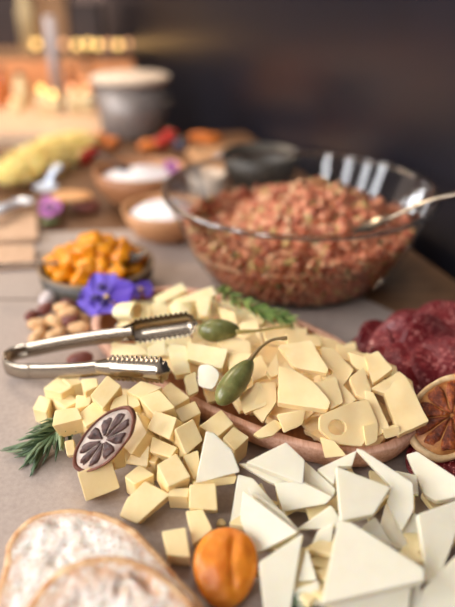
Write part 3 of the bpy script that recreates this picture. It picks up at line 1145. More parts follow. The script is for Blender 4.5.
CUB = [
    (A_([(65, 182), (120, 198), (98, 262), (33, 243)]), (15, 15, 14, 14), 14, 'small cheese cube farthest left, above the rosemary sprig'),
    (A_([(82, 150), (150, 97), (240, 130), (165, 175)]), (23, 23, 23, 23), 22, 'large cheese cube at the left end of the heap under the near tong arm'),
    (A_([(135, 250), (238, 236), (262, 290), (122, 325)]), (36, 38, 34, 31), 20, 'large cheese cube directly above and left of the dried lemon slice'),
    (A_([(232, 180), (305, 185), (295, 228), (228, 248)]), (27, 27, 25, 24), 17, 'cheese cube wedged between the large left cubes, below the tongs'),
    (A_([(295, 185), (375, 90), (440, 140), (355, 245)]), (46, 53, 49, 39), 17, 'tilted cheese cube just below the near tong gripper'),
    (A_([(253, 108), (328, 102), (335, 140), (270, 170)]), (34, 34, 33, 32), 17, 'cheese cube in the back row right under the near tong arm'),
    (A_([(165, 105), (235, 92), (262, 125), (205, 140)]), (24, 24, 24, 24), 20, 'cheese cube behind the large left cube, half under the near tong arm'),
    (A_([(245, 265), (310, 212), (380, 258), (275, 330)]), (34, 36, 34, 31), 18, 'cheese cube between the tilted cube and the dried lemon slice'),
    (A_([(385, 245), (402, 195), (465, 175), (470, 235)]), (38, 41, 42, 39), 18, 'cheese cube right of the tilted one, behind the tip of the dried lemon slice'),
    (B_([(75, 95), (140, 48), (240, 78), (140, 128)]), (44, 46, 44, 42), 17, 'flat-topped cheese cube touching the tip of the near tong gripper'),
    (B_([(235, 85), (275, 52), (365, 125), (290, 170)]), (35, 36, 34, 33), 18, 'cheese cube against the left part of the tray rim, highest along the rim'),
    (B_([(293, 182), (387, 138), (415, 195), (328, 240)]), (33, 34, 31, 30), 17, 'bright cheese cube second along the tray rim'),
    (B_([(132, 125), (225, 88), (298, 170), (200, 205)]), (45, 47, 44, 41), 20, 'cheese cube with a round dent in its top'),
    (B_([(205, 182), (306, 218), (272, 318), (166, 268)]), (45, 44, 35, 36), 17, 'square-faced cheese cube in the middle of the heap, in front of the dented cube'),
    (B_([(295, 268), (380, 220), (425, 320), (345, 387)]), (40, 42, 31, 29), 16, 'cheese cube turned square to us, third from the tray rim in the middle'),
    (B_([(8, 145), (115, 90), (140, 160), (50, 195)]), (40, 42, 39, 37), 18, 'cheese cube directly above the right tip of the dried lemon slice'),
    (B_([(118, 185), (168, 285), (95, 387), (40, 330)]), (42, 38, 25, 28), 17, 'cheese cube whose face shows right behind the dried lemon slice'),
    (B_([(192, 300), (308, 352), (275, 400), (178, 372)]), (31, 30, 25, 26), 20, 'cheese cube in shade below the square-faced cube in the middle'),
    (B_([(118, 335), (182, 345), (170, 445), (72, 425)]), (25, 25, 15, 15), 14, 'shaded cheese cube low in the heap right of the dried lemon slice'),
    (B_([(10, 390), (60, 358), (75, 440), (12, 458)]), (21, 22, 13, 12), 12, 'small shaded cheese cube touching the lower right of the dried lemon slice'),
    (C_([(28, 350), (110, 300), (170, 400), (75, 442)]), (30, 31, 26, 25), 18, 'bright cheese cube at the centre front of the heap, above the pair of blocks'),
    (C_([(135, 312), (200, 288), (215, 380), (180, 412)]), (28, 29, 22, 20), 14, 'cheese cube half hidden left of the upright white slice'),
    (C_([(203, 190), (295, 120), (347, 180), (275, 238)]), (31, 33, 30, 28), 17, 'cheese cube third along the tray rim, above the upright white slice'),
    (C_([(300, 238), (345, 190), (412, 236), (352, 292)]), (27, 28, 26, 24), 20, 'cheese cube fourth along the tray rim, right behind the upright white slice'),
    (C_([(175, 425), (262, 405), (362, 395), (350, 430), (185, 452)]), (21, 22, 22, 18, 17), 15, 'cheese block lying under the upright white slice'),
    (E_([(128, 75), (207, 72), (200, 112), (112, 108)]), (21, 21, 19, 19), 18, 'left one of the two side by side cheese blocks at the front'),
    (E_([(205, 60), (315, 55), (322, 168), (202, 162)]), (25, 25, 16, 16), 16, 'right one of the two side by side cheese blocks at the front'),
    (E_([(188, 168), (262, 162), (302, 245), (220, 312)]), (17, 18, 13, 9), 9, 'narrow cheese wedge just above the dried apricot'),
    (E_([(90, 252), (190, 236), (210, 362), (112, 352)]), (17, 17, 13, 13), 12, 'lone cheese cube nearest to us, left of the dried apricot'),
    (D_([(205, 138), (262, 92), (322, 130), (245, 168)]), (18, 19, 18, 17), 16, 'cheese cube in the front row behind the slanting wedge'),
    (D_([(285, 155), (380, 205), (255, 318), (186, 288), (215, 222)]), (24, 19, 10, 10, 18), 13, 'long slanting cheese wedge at the front nearest the bread'),
    (D_([(165, 60), (205, 40), (212, 102), (170, 112)]), (21, 21, 14, 13), 12, 'small cheese cube below the right side of the dried lemon slice'),
    (D_([(28, 125), (155, 72), (190, 182), (60, 234)]), (22, 24, 10, 6), 12, 'large cheese cube carrying the lower left half of the dried lemon slice'),
    ([(222, 427), (236, 421), (240, 432), (229, 440)], (20, 20, 16, 16), 12, 'cheese cube low between the tray rim cubes'),
    ([(64, 441), (74, 439), (76, 455), (67, 456)], (17, 17, 10, 10), 10, 'cheese cube peeping out left of the dried lemon slice, under the large cube'),
    ([(55, 412), (66, 412), (66, 420), (56, 420)], (12, 12, 11, 11), 10, 'small low cheese cube between the small left cube and the large one above the lemon'),
]
for pix, hs, dp, lb in CUB:
    prism('cheese_cube', hts(pix, hs), dp / 1000, M['cube'], lb, 'cheese', 'yellow cheese cubes heaped by the tray', rad=.001, bevel=.0011)
for i, (px, py) in enumerate([(66, 400), (84, 412), (98, 425), (104, 400), (118, 420), (125, 440), (140, 415), (150, 432), (168, 440), (180, 425), (196, 432), (130, 395), (155, 400), (170, 410), (150, 455), (212, 448)]):
    a = rng.uniform(0, 1.5)
    q = [(px + 13 * math.cos(a + k * math.pi / 2), py + 9 * math.sin(a + k * math.pi / 2), 17) for k in range(4)]
    prism('cheese_cube', q, .0165, M['cube'], 'yellow cheese cube buried in the bottom layer of the cube heap', 'cheese', 'buried yellow cheese cubes', rad=.001, bevel=.0011)
chunk(221, 523, .003, .003, .0025, .002, M['cube'], 'cheese_crumb', 'tiny cheese crumb on the paper above the dried apricot', 'cheese', 2)

# ------------------------------------------------------------------ white cheese slices
WHT = [
    ([(206, 431, 45), (214, 433, 45), (232, 450, 36), (240, 472, 26), (195, 484, 20)], 5, 'white cheese slice standing upright against the yellow cubes'),
    ([(246, 462, 33), (286, 442, 37), (305, 460, 33), (303, 484, 27)], 5, 'uppermost white cheese slice lying flat below the tray rim, left of centre'),
    ([(238, 463, 26), (262, 464, 27), (304, 482, 23), (300, 492, 20), (270, 482, 22)], 4, 'white slice directly under the flat one below the tray rim'),
    ([(274, 483, 26), (303, 482, 26), (333, 497, 24), (326, 504, 19), (283, 512, 11)], 4, 'white slice with its shaded face toward us, in the middle of the white pile'),
    ([(238, 474, 23), (253, 478, 23), (284, 514, 12), (262, 525, 8), (229, 529, 7)], 4, 'white slice leaning behind the left double slice'),
    ([(243, 490, 29), (272, 512, 27), (298, 532, 22), (254, 555, 13), (240, 520, 20)], 5, 'left triangular white slice lying above the dried apricot'),
    ([(248, 487, 25), (284, 513, 22), (300, 531, 18), (270, 530, 16)], 4, 'white slice stacked under the left triangular one'),
    ([(303, 533, 24), (259, 562, 19), (264, 612, 8), (290, 614, 9)], 5, 'long white slice standing just right of the dried apricot'),
    ([(307, 548, 20), (317, 580, 13), (298, 581, 12)], 4, 'small white triangle between the long slice and the largest white slice'),
    ([(338, 520, 32), (351, 522, 32), (424, 568, 27), (425, 580, 25), (321, 604, 20)], 6, 'largest white cheese slice at the bottom front of the pile'),
    ([(336, 466, 36), (391, 487, 32), (374, 514, 27), (341, 521, 27)], 5, 'squarish white slice in the middle of the white pile above the largest one'),
    ([(356, 448, 36), (363, 450, 36), (413, 483, 29), (414, 509, 22), (402, 531, 16), (387, 503, 22), (391, 486, 28)], 4, 'long narrow white slice running down from the tray rim tip'),
    ([(395, 470, 22), (417, 475, 22), (419, 496, 15), (402, 488, 17)], 4, 'small white slice just behind the long narrow one by the tray tip'),
    ([(406, 454, 21), (417, 451, 23), (458, 478, 23), (460, 496, 18), (436, 501, 15), (424, 494, 15)], 5, 'white slice lying below the dried orange slice at the right edge'),
    ([(418, 514, 25), (460, 499, 27), (457, 532, 19), (441, 576, 11), (428, 582, 10)], 5, 'tall white slice at the right edge in front of the orange slice'),
    ([(451, 560, 20), (475, 538, 24), (478, 618, 9), (408, 622, 8), (424, 588, 14)], 5, 'greyish white slice in the bottom right corner'),
    ([(375, 516, 19), (393, 545, 13), (360, 529, 17)], 4, 'small white triangle peeping out under the squarish middle slice'),
    ([(386, 503, 17), (418, 514, 17), (424, 557, 7), (395, 547, 8), (380, 525, 12)], 4, 'shaded yellowish slice lying low between the long narrow and tall right slices'),
    ([(305, 461, 26), (336, 489, 21), (333, 498, 18), (304, 482, 20)], 4, 'white slice turned edgewise just right of the flat upper slice'),
    ([(317, 469, 26), (357, 450, 31), (352, 466, 28), (338, 466, 27), (334, 484, 22)], 4, 'slim white slice below the tray rim, behind the squarish middle slice'),
    ([(297, 529, 14), (331, 505, 20), (340, 518, 18), (336, 529, 13)], 4, 'white triangle pointing left in the centre of the pile'),
    ([(318, 530, 16), (334, 524, 18), (330, 556, 9), (310, 548, 10)], 4, 'low white slice left of the largest slice'),
    ([(330, 604, 16), (412, 584, 19), (409, 612, 12), (335, 618, 10)], 5, 'yellowish slice under the front edge of the largest white slice'),
    ([(294, 590, 12), (319, 580, 14), (321, 604, 9), (298, 607, 8)], 4, 'yellowish slice at the bottom front left of the largest white slice'),
    ([(398, 590, 13), (420, 584, 15), (425, 612, 9), (400, 616, 8)], 4, 'slice peeping out between the largest white slice and the corner slice'),
]
for pix, dp, lb in WHT:
    prism('white_cheese_slice', pix, dp / 1000, M['white'], lb, 'cheese', 'white cheese slices in the front pile', rad=.0009, bevel=.0009)
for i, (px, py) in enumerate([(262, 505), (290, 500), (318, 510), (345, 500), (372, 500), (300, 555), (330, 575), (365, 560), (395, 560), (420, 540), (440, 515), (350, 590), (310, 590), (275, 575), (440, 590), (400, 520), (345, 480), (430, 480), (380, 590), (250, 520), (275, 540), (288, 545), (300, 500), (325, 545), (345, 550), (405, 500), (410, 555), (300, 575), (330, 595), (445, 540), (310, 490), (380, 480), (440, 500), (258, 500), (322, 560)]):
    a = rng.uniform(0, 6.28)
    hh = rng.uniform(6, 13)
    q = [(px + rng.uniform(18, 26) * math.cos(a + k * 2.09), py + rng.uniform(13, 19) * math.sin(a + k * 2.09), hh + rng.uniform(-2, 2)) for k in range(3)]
    prism('white_cheese_slice', q, .004, M['white_shaded'], 'white cheese slice, warm shade painted into its colour, buried at the bottom of the front pile', 'cheese', 'buried white cheese slices coloured as warm shade', rad=.0016, bevel=.0009)

# ------------------------------------------------------------------ cheese in the tray


def G_(pts):
    return [(p[0] / 4.55 + 240, p[1] / 4.55 + 330) + tuple(p[2:]) for p in pts]


def H_(pts):
    return [(p[0] / 4.136 + 320, p[1] / 4.136 + 330) + tuple(p[2:]) for p in pts]


def K_(pts):
    return [(p[0] / 2.844 + 90, p[1] / 2.844 + 270) + tuple(p[2:]) for p in pts]


SL = [
    (G_([(172, 68, 58), (325, 48, 60), (402, 180, 51), (395, 198, 49), (246, 170, 52)]), 4, (), 'square slice highest on the tray heap, behind the caperberry stem', 0),
    (G_([(178, 162, 56), (250, 178, 55), (335, 235, 51), (412, 330, 46), (400, 362, 44), (172, 322, 46)]), 5, (), 'broad slice in the middle of the tray, right of the lower caperberry', 6),
    (G_([(335, 238, 50), (440, 212, 51), (470, 330, 42), (410, 362, 42)]), 4, (), 'slice lying to the right of the broad middle slice', 0),
    (G_([(-5, 300, 36), (82, 236, 44), (100, 250, 43), (120, 345, 34), (20, 385, 30)]), 4, (), 'folded slice left of the broad middle slice, just under the lower caperberry', -14),
    (G_([(85, 240, 44), (162, 222, 46), (165, 330, 36), (105, 412, 29), (60, 370, 32)]), 4, (), 'second folded slice between the lower caperberry and the broad slice', 16),
    (G_([(120, 185, 50), (165, 108, 53), (178, 200, 48), (142, 212, 46)]), 4, (), 'narrow slice standing at the left side of the square top slice', 0),
    (G_([(30, 150, 45), (95, 105, 48), (140, 195, 44), (60, 235, 42)]), 4, (), 'slice lying right behind the lower caperberry', 8),
    (G_([(60, 470, 30), (160, 405, 33), (200, 430, 32), (150, 480, 28), (90, 490, 27)]), 3, (), 'ragged strip of cheese hanging over the tray rim', 20),
    (G_([(170, 385, 38), (300, 360, 40), (290, 430, 32), (200, 470, 28)]), 4, (), 'slice tucked below the front edge of the broad middle slice', 10),
    (H_([(352, 182, 47), (452, 376, 33), (326, 432, 30), (262, 246, 42)]), 5, (), 'large square slice at the right tip of the tray beside the dried orange', 0),
    (H_([(212, 242, 43), (328, 170, 47), (350, 188, 46), (272, 262, 41)]), 4, (), 'slice under the back edge of the large right square slice', 0),
    (H_([(182, 106, 49), (240, 84, 51), (302, 160, 47), (218, 222, 44)]), 4, (), 'slice sticking up at the back of the tray in front of the salami', 0),
    (H_([(115, 90, 50), (200, 118, 49), (262, 168, 45), (208, 196, 43), (130, 142, 46)]), 4, (), 'slice at the back rim of the tray, left of the sticking up slice', 0),
    (H_([(5, 70, 54), (62, 80, 53), (140, 165, 46), (95, 232, 42), (10, 200, 46)]), 4, H_([(32, 172)])[0], 'slice with a small round hole near the back right of the square top slice', 0),
    (H_([(-5, 215, 49), (72, 194, 49), (152, 288, 41), (60, 345, 38), (0, 300, 41)]), 4, (), 'slice lying above the large holed slice', 8),
    (H_([(122, 200, 47), (180, 152, 49), (214, 250, 43), (190, 290, 40), (150, 270, 42)]), 4, (), 'pointed slice in the middle of the right half of the tray', 0),
    (H_([(185, 252, 44), (222, 258, 44), (288, 402, 33), (236, 440, 29), (198, 335, 37)]), 4, (), 'narrow slice leaning left of the large right square slice', 0),
    (H_([(0, 355, 43), (130, 300, 46), (198, 285, 44), (240, 385, 36), (175, 480, 27), (60, 470, 28), (0, 410, 36)]), 4, H_([(72, 402)])[0], 'slice with a large round hole low at the front of the tray', 0),
    (H_([(0, 440, 33), (60, 460, 32), (110, 520, 25), (20, 530, 23)]), 4, (), 'slice below the large holed slice at the tray front', 10),
    (H_([(180, 395, 36), (240, 380, 37), (235, 460, 28), (190, 480, 26)]), 4, (), 'slice folded right of the large holed slice', 0),
    (H_([(255, 410, 33), (330, 400, 34), (330, 432, 29), (270, 450, 27)]), 5, (), 'thick dented piece under the large right square slice', 0),
    ([(286, 333, 50), (318, 336, 47), (322, 346, 45), (288, 346, 48)], 4, (), 'slice at the far rim of the tray behind the square top slice', 0),
    ([(314, 334, 42), (338, 340, 41), (346, 352, 42), (322, 352, 44)], 3, (), 'small ragged slice on the far rim of the tray', 14),
    ([(336, 344, 40), (368, 354, 42), (362, 366, 44), (338, 358, 44)], 4, (), 'slice lying across the far rim of the tray toward the salami', 0),
    ([(366, 352, 41), (396, 366, 41), (400, 378, 40), (372, 368, 43)], 4, (), 'slice at the far rim right next to the salami', 0),
    ([(392, 368, 38), (412, 380, 37), (416, 396, 34), (398, 386, 37)], 4, (), 'slice behind the upper corner of the large right square slice', 0),
    ([(262, 326, 50), (296, 330, 48), (298, 342, 47), (266, 340, 49)], 4, (), 'slice under the stem of the upper caperberry', 0),
    # left part of the tray
    (K_([(180, 78, 44), (262, 36, 48), (275, 58, 46), (200, 95, 42)]), 4, (), 'long pale strip at the far left end of the tray, left of two', 0),
    (K_([(235, 82, 46), (348, 46, 49), (360, 70, 47), (255, 98, 43)]), 4, (), 'long pale strip at the far left end of the tray, right of two', 0),
    (K_([(276, 205, 50), (392, 225, 48), (376, 282, 40), (276, 252, 42)]), 7, (), 'smooth block of cheese between the tong tips and the lower caperberry', 0),
    (K_([(212, 198, 46), (272, 212, 46), (284, 285, 37), (240, 295, 36)]), 6, (), 'upright pale strip just left of the smooth block', 12),
    (K_([(162, 222, 42), (214, 198, 45), (214, 240, 40), (165, 252, 38)]), 5, (), 'pale strip between the two tong grippers', 0),
    (K_([(60, 205, 32), (140, 215, 32), (166, 240, 30), (60, 245, 28)]), 6, (), 'pale flat piece between the arms of the tongs', 0),
    (K_([(352, 190, 48), (455, 200, 48), (460, 250, 42), (385, 235, 43)]), 4, (), 'slice lying between the two caperberries', 6),
    (K_([(392, 230, 45), (470, 240, 45), (465, 300, 38), (395, 290, 38)]), 4, (), 'slice behind the stem end of the lower caperberry', 10),
    (K_([(300, 80, 46), (345, 75, 47), (335, 130, 40), (310, 130, 40)]), 5, (), 'short upright strip above the far tong gripper tip', 0),
    (K_([(225, 92, 44), (290, 85, 45), (280, 140, 38), (235, 135, 38)]), 5, (), 'curled strip above the middle of the far tong gripper', 30),
    (K_([(365, 105, 43), (410, 120, 43), (420, 165, 37), (375, 150, 38)]), 5, (), 'pale piece behind the upper caperberry', 0),
    (K_([(168, 100, 42), (215, 82, 44), (225, 135, 36), (180, 148, 34)]), 5, (), 'pale curled piece left of the middle strips', 24),
    (K_([(270, 300, 38), (300, 290, 39), (310, 345, 30), (280, 360, 29)]), 6, (), 'small chunk at the tray rim beside the white lump', 0),
]
for pix, dp, ho, lb, bd_ in SL:
    hl = ()
    if ho:
        hl = ((ho[0], ho[1], 9.5 if 'large' in lb else 5.0),)
    left = pix[0][0] < 232 and 'caperberr' not in lb or 'tong' in lb or 'long pale' in lb
    prism('cheese_slice', pix, dp / 1000, M['shred'] if left else M['slice'], lb, 'cheese', 'cheese slices heaped in the wooden tray', rad=.0012, bevel=.0006, holes=hl, bend=float(bd_), bdir=rng.uniform(0, 3), wav=.0012, jag=.00025)
# rolled slice and white lump
rc = P(130, 312, .042)
bm = bmesh.new()
ax = Vector((.75, -.55, .35)).normalized()
e1 = ax.cross(Vector((0, 0, 1))).normalized()
e2 = e1.cross(ax)
rows = []
for side in (0, 1):
    for k in range(29):
        a = k / 28 * 2.15 * math.pi
        rr = .0105 - .0018 * k / 28 - side * .003
        rows.append([bm.verts.new(rc + ax * (.011 * t * (1 + .1 * math.sin(a * 2))) + e1 * (rr * math.cos(a)) + e2 * (rr * .85 * math.sin(a))) for t in (-1, -.3, .3, 1)])
for s in (0, 29):
    for k in range(28):
        for j in range(3):
            bm.faces.new((rows[s + k][j], rows[s + k + 1][j], rows[s + k + 1][j + 1], rows[s + k][j + 1]))
for k in range(28):
    for j in (0, 3):
        bm.faces.new((rows[k][j], rows[k + 1][j], rows[30 + k - 1 + 1 - 1 + 0][j] if False else rows[29 + k + 1][j], rows[29 + k][j]))
for k in (0, 28):
    for j in range(3):
        bm.faces.new((rows[k][j], rows[k][j + 1], rows[29 + k][j + 1], rows[29 + k][j]))
tag(link('rolled_cheese_slice', bm, M['shred'], bevel=.0005), 'rolled up cheese slice with an open end beside the pansy', 'cheese', 'cheese slices heaped in the wooden tray')
prism('cheese_lump', K_([(306, 268, 46), (345, 270, 47), (368, 292, 45), (352, 342, 35), (304, 330, 35)]), .010, M['white'], 'whitish rounded lump of cheese left of the lower caperberry', 'cheese', 'cheese slices heaped in the wooden tray', rad=.004, bevel=.002, bend=22., wav=.0015)
# mound of buried slices, so that the heap is solid
r5 = random.Random(21)
for k in range(100):
    x = r5.uniform(-.130, .130)
    y = r5.uniform(-.056, .056)
    ed = (abs(x) / .138) ** 2.6 + (abs(y) / .062) ** 2.6
    if ed > .9:
        continue
    z = .010 + .024 * (1 - ed) * r5.random() ** .35
    c = TC + U * x + Nn * y
    n = Vector((r5.uniform(-.35, .35), r5.uniform(-.45, .15), 1)).normalized()
    ex, ey = frame(n, Vector((r5.uniform(-1, 1), r5.uniform(-1, 1), 0)))
    L, W_ = (.014, .009) if x < -.03 else (.017, .013)
    pl = [(-L * r5.uniform(.7, 1.1), -W_), (L, -W_ * r5.uniform(.4, 1.1)), (L * r5.uniform(.6, 1.1), W_), (-L, W_ * r5.uniform(.5, 1.1))]
    bm = slab_mesh(rounded(pl, .0015), .0035, Vector((c.x, c.y, T + z + .0035)), ex, ey, n, wav=.002, jag=.0003)
    tag(link('cheese_slice', bm, M['shred'] if x < -.03 else M['slice'], bevel=.0005), 'pale cheese piece buried among the other cheese inside the wooden tray', 'cheese', 'buried cheese pieces in the wooden tray')

# ------------------------------------------------------------------ caperberries


def caperberry(p0, p1, wd, stem, smat, label):
    c = (p0 + p1) / 2
    ax = (p1 - p0) / 2
    u = ax.normalized()
    s = u.cross((CAM - c).normalized()).normalized()
    t = s.cross(u)
    o = empty('caperberry', Vector((c.x, c.y, c.z - wd)), label, 'caperberry', 'caperberries on the cheese in the tray')
    bm = bmesh.new()
    bmesh.ops.create_uvsphere(bm, u_segments=28, v_segments=20, radius=1)
    for v in bm.verts:
        d = v.co.copy()
        taper = 1 - .16 * d.z - .05 * d.z * d.z
        rib = 1 + .012 * math.cos(6 * math.atan2(d.y, d.x))
        v.co = c + ax * d.z + (s * d.x + t * d.y) * (wd * taper * rib)
    link('berry', bm, M['caper'], o)
    path = spline(stem, 20)
    link('stem', tube_bm(path, [.0021 - .0010 * min(1, i / 8) + (.0004 if i > 17 else 0) for i in range(21)], 8), smat, o)


caperberry(P(198, 331, .052), P(240, 330, .052), .0092, [P(236, 332, .053), P(255, 331, .053), P(275, 328, .053), P(291, 326, .053)], M['stem'], 'olive green caperberry lying at the tip of the far tong gripper')
caperberry(P(218, 404, .041), P(252, 360, .056), .0088, [P(248, 363, .056), P(259, 349, .061), P(272, 340, .064), P(287, 338, .065)], M['stem2'], 'olive green caperberry with an upturned brown stem, nearer to us')

# ------------------------------------------------------------------ dried citrus slices


def citrus(name, c, A, B, nseg, th, mats, label, rind_w, pith_w, cat, lean=0.0, gap=.16, core=.1):
    n = A.cross(B).normalized()
    if n.dot(CAM - c) < 0:
        n = -n
    o = empty(name, Vector((c.x, c.y, max(T, c.z - .03))), label, cat)

    def ring(f, z, wob=0, seed=0):
        return [c + (A * math.cos(a) + B * math.sin(a)) * (f * (1 + wob * noise.noise(Vector((math.cos(a) * 2.2, math.sin(a) * 2.2, seed))))) + n * (z + lean * noise.noise(Vector((math.cos(a) * 1.4 * f, math.sin(a) * 1.4 * f, seed + 4)))) for a in [2 * math.pi * k / 72 for k in range(72)]]
    w = .045
    link('rind', loft([ring(1 - rind_w, -th, w), ring(.99, -th, w), ring(1.02, -th * .4, w), ring(1.0, .0006, w), ring(1 - rind_w * .5, .0008, w), ring(1 - rind_w, 0, w), ring(1 - rind_w - .02, -.001, w)], False, False), mats[0], o)
    link('pith', loft([ring(1 - rind_w, -th + .0002, w), ring(1 - rind_w - .005, -.0008, w), ring(.5, -.0012, w), ring(.02, -.001, w)], True, True), mats[1], o)
    rr = random.Random(nseg)
    for k in range(nseg):
        a0 = 2 * math.pi * (k + gap * rr.uniform(.6, 1.2)) / nseg
        a1 = 2 * math.pi * (k + 1 - gap * rr.uniform(.6, 1.2)) / nseg
        bm = bmesh.new()
        r0, r1 = core * rr.uniform(.9, 1.6), (1 - rind_w - pith_w) * rr.uniform(.92, 1.0)
        rows = []
        for i in range(7):
            f = i / 6
            row = []
            for j in range(7):
                g = j / 6
                am = (a0 + a1) / 2
                sp = (a1 - a0) * (g - .5) * (1 - .25 * (1 - f) ** 2) * (1 - (f ** 6) * .35)
                a = am + sp
                rad = r0 + (r1 - r0) * f
                z = .0006 * (1 - abs(2 * g - 1) ** 3) + .0011 * noise.noise(Vector((rad * 9, a * 5, k))) - .0005
                row.append(bm.verts.new(c + (A * math.cos(a) + B * math.sin(a)) * (rad * (1 + .09 * noise.noise(Vector((a * 7, rad * 6, k + 3))))) + n * z))
            rows.append(row)
        for p, q in zip(rows, rows[1:]):
            for j in range(6):
                bm.faces.new((p[j], p[j + 1], q[j + 1], q[j]))
        ret = bmesh.ops.extrude_face_region(bm, geom=bm.faces[:])
        for v in [g for g in ret['geom'] if isinstance(g, bmesh.types.BMVert)]:
            v.co -= n * .0022
        link('segment', bm, mats[2], o)
    return o


c, A, B = oval((76, 470, 20), (133, 411, 57), (91, 424, 47), (115, 454, 33))
citrus('dried_lemon_slice', c, A, B, 9, .0045, (M['limerind'], M['limepith'], M['limeflesh']), 'dried citrus slice with dark brown flesh leaning on the yellow cheese cubes', .08, .11, 'citrus slice', .0015, .075, .10)
c, A, B = oval((408, 419, 24), (497, 410, 30), (455, 374, 46), (447, 460, 13))
citrus('dried_orange_slice', c, A, B, 10, .005, (M['orrind'], M['orpith'], M['orflesh']), 'dried orange slice with amber flesh at the right edge beside the tray', .11, .05, 'citrus slice', .003, .028, .04)

# dried apricot
c, A, B = oval((193, 568, 16), (258, 565, 16), (226, 526, 27), (226, 609, 8))
n = A.cross(B).normalized()
bm = bmesh.new()
bmesh.ops.create_uvsphere(bm, u_segments=48, v_segments=32, radius=1)
for v in bm.verts:
    d = v.co.copy()
    q = math.copysign(abs(d.z) ** .75, d.z) * .0072
    crease = -.0013 * math.exp(-((d.x - .18 - .1 * d.y * d.y) / .09) ** 2) * (1 if d.z > 0 else 0) * (1 - d.y * d.y)
    q += crease + .0012 * noise.noise(d * 2.4)
    sq = 1 + .03 * math.sin(3 * math.atan2(d.y, d.x))
    v.co = c + (A * d.x + B * d.y) * sq + n * (q - .007)
low = min(v.co.z for v in bm.verts)
if low < T + .0005:
    for v in bm.verts:
        v.co.z += T + .0005 - low
tag(link('dried_apricot', bm, M['apricot']), 'orange dried apricot standing between the bread and the white cheese', 'apricot')

# ------------------------------------------------------------------ rosemary


def rosemary(path, nn, L, mat, label, spread=.6, seed=1, w=.0011, side=None, flat=1.0):
    r = random.Random(seed)
    o = empty('rosemary_sprig', Vector((path[0].x, path[0].y, min(p.z for p in path))), label, 'rosemary', None)
    pth = spline(path, 24)
    link('twig', tube_bm(pth, [.0013 - .0006 * i / 24 for i in range(25)], 7), M['twig'], o)
    bm = bmesh.new()
    for k in range(nn):
        i = int(r.uniform(1, 23.5))
        p = pth[i]
        t = (pth[i + 1] - pth[i]).normalized()
        s = t.cross(Vector((0, 0, 1))).normalized()
        u = s.cross(t)
        a = r.uniform(0, 2 * math.pi)
        d = (t * 1.0 + s * (spread * math.cos(a)) + u * (spread * flat * math.sin(a))).normalized()
        ln = L * r.uniform(.7, 1.15)
        q = [p + d * (ln * f) + u * (.002 * math.sin(math.pi * f) * r.uniform(-.6, 1.2)) for f in (0, .25, .5, .75, 1)]
        for v in q:
            v.z = max(v.z, T + .0012)
        tube_bm(q, [w * .5, w, w * 1.05, w * .8, w * .15], 6, bm, .55)
    link('foliage', bm, mat, o)


rosemary([P(72, 416, .010), P(64, 424, .012), P(56, 431, .012), P(47, 438, .010), P(40, 444, .008)], 84, .026, M['rosemary'], 'rosemary sprig lying on the paper left of the cheese cubes',   .8, 4, .0015, flat=.5)
rosemary([P(216, 288, .040), P(234, 299, .044), P(254, 308, .044), P(272, 315, .042), P(288, 320, .040)], 130, .014, M['rosemary2'], 'rosemary sprig lying along the far side of the tray before the glass bowl', .7, 8)
rosemary([P(280, 606, .004), P(290, 604, .005), P(302, 603, .004)], 26, .012, M['rosemary'], 'bit of rosemary under the white cheese at the very front', .5, 9)

# ------------------------------------------------------------------ salami


def salami(c, r, yaw, tilt, roll, wave, label, seed):
    o = empty('salami_slice', Vector((c.x, c.y, max(T, c.z - .01))), label, 'salami', 'salami slices fanned out before the glass bowl')
    mt = Matrix.Rotation(yaw, 3, 'Z') @ Matrix.Rotation(tilt, 3, 'X') @ Matrix.Rotation(roll, 3, 'Y')
    N, K = 16, 48

    def pt(f, a, z):
        x, y = r * f * math.cos(a), r * f * math.sin(a)
        w = wave * (math.sin(2 * a + seed) * f * f + .6 * math.sin(3 * a + seed * 2) * f ** 3) + .0012 * noise.noise(Vector((x * 120, y * 120, seed)))
        p = c + mt @ Vector((x, y, z + w))
        p.z = max(p.z, T + .0006 + z)
        return p
    for nm, fr_, mat in (('meat', (0, .955), M['salami']), ('casing', (.95, 1.0), M['salamirind'])):
        bm = bmesh.new()
        fs = [fr_[0] + (fr_[1] - fr_[0]) * i / (N if nm == 'meat' else 2) for i in range((N if nm == 'meat' else 2) + 1)]
        layers = []
        for z in (0, -.0016):
            layers.append([[bm.verts.new(pt(f, 2 * math.pi * k / K, z)) for k in range(K)] for f in fs])
        for ly in layers:
            for p, q in zip(ly, ly[1:]):
                for k in range(K):
                    bm.faces.new((p[k], p[(k + 1) % K], q[(k + 1) % K], q[k]))
        for e in (0, -1):
            for k in range(K):
                bm.faces.new((layers[0][e][k], layers[0][e][(k + 1) % K], layers[1][e][(k + 1) % K], layers[1][e][k]))
        bmesh.ops.remove_doubles(bm, verts=bm.verts, dist=1e-7)
        link(nm, bm, mat, o)


SAL = [
    ((452, 335, .022), .036, .1, .62, .0, .0055, 'salami slice at the back right, its upper edge highest'),
    ((420, 340, .018), .033, .2, .55, .1, .005, 'salami slice at the back of the fan, left of the highest one'),
    ((388, 345, .014), .027, -.2, .45, .0, .0055, 'salami slice at the far left end of the fan'),
    ((440, 352, .020), .034, .15, .50, .05, .006, 'salami slice in the second row on the right'),
    ((405, 352, .018), .032, .0, .50, -.05, .006, 'salami slice in the second row, middle of the fan'),
    ((375, 352, .010), .022, .3, .35, .0, .002, 'small salami slice touching the tray at the left'),
    ((420, 366, .018), .030, .1, .40, .0, .0055, 'salami slice in the front row behind the cheese slice tip'),
    ((450, 368, .018), .032, -.1, .45, .0, .0055, 'salami slice in the front row above the dried orange slice'),
    ((397, 366, .014), .026, .5, .35, .1, .005, 'salami slice tucked against the tray, front left of the fan'),
    ((445, 464, .007), .026, .2, .06, .0, .001, 'dark salami slice lying under the dried orange slice'),
]
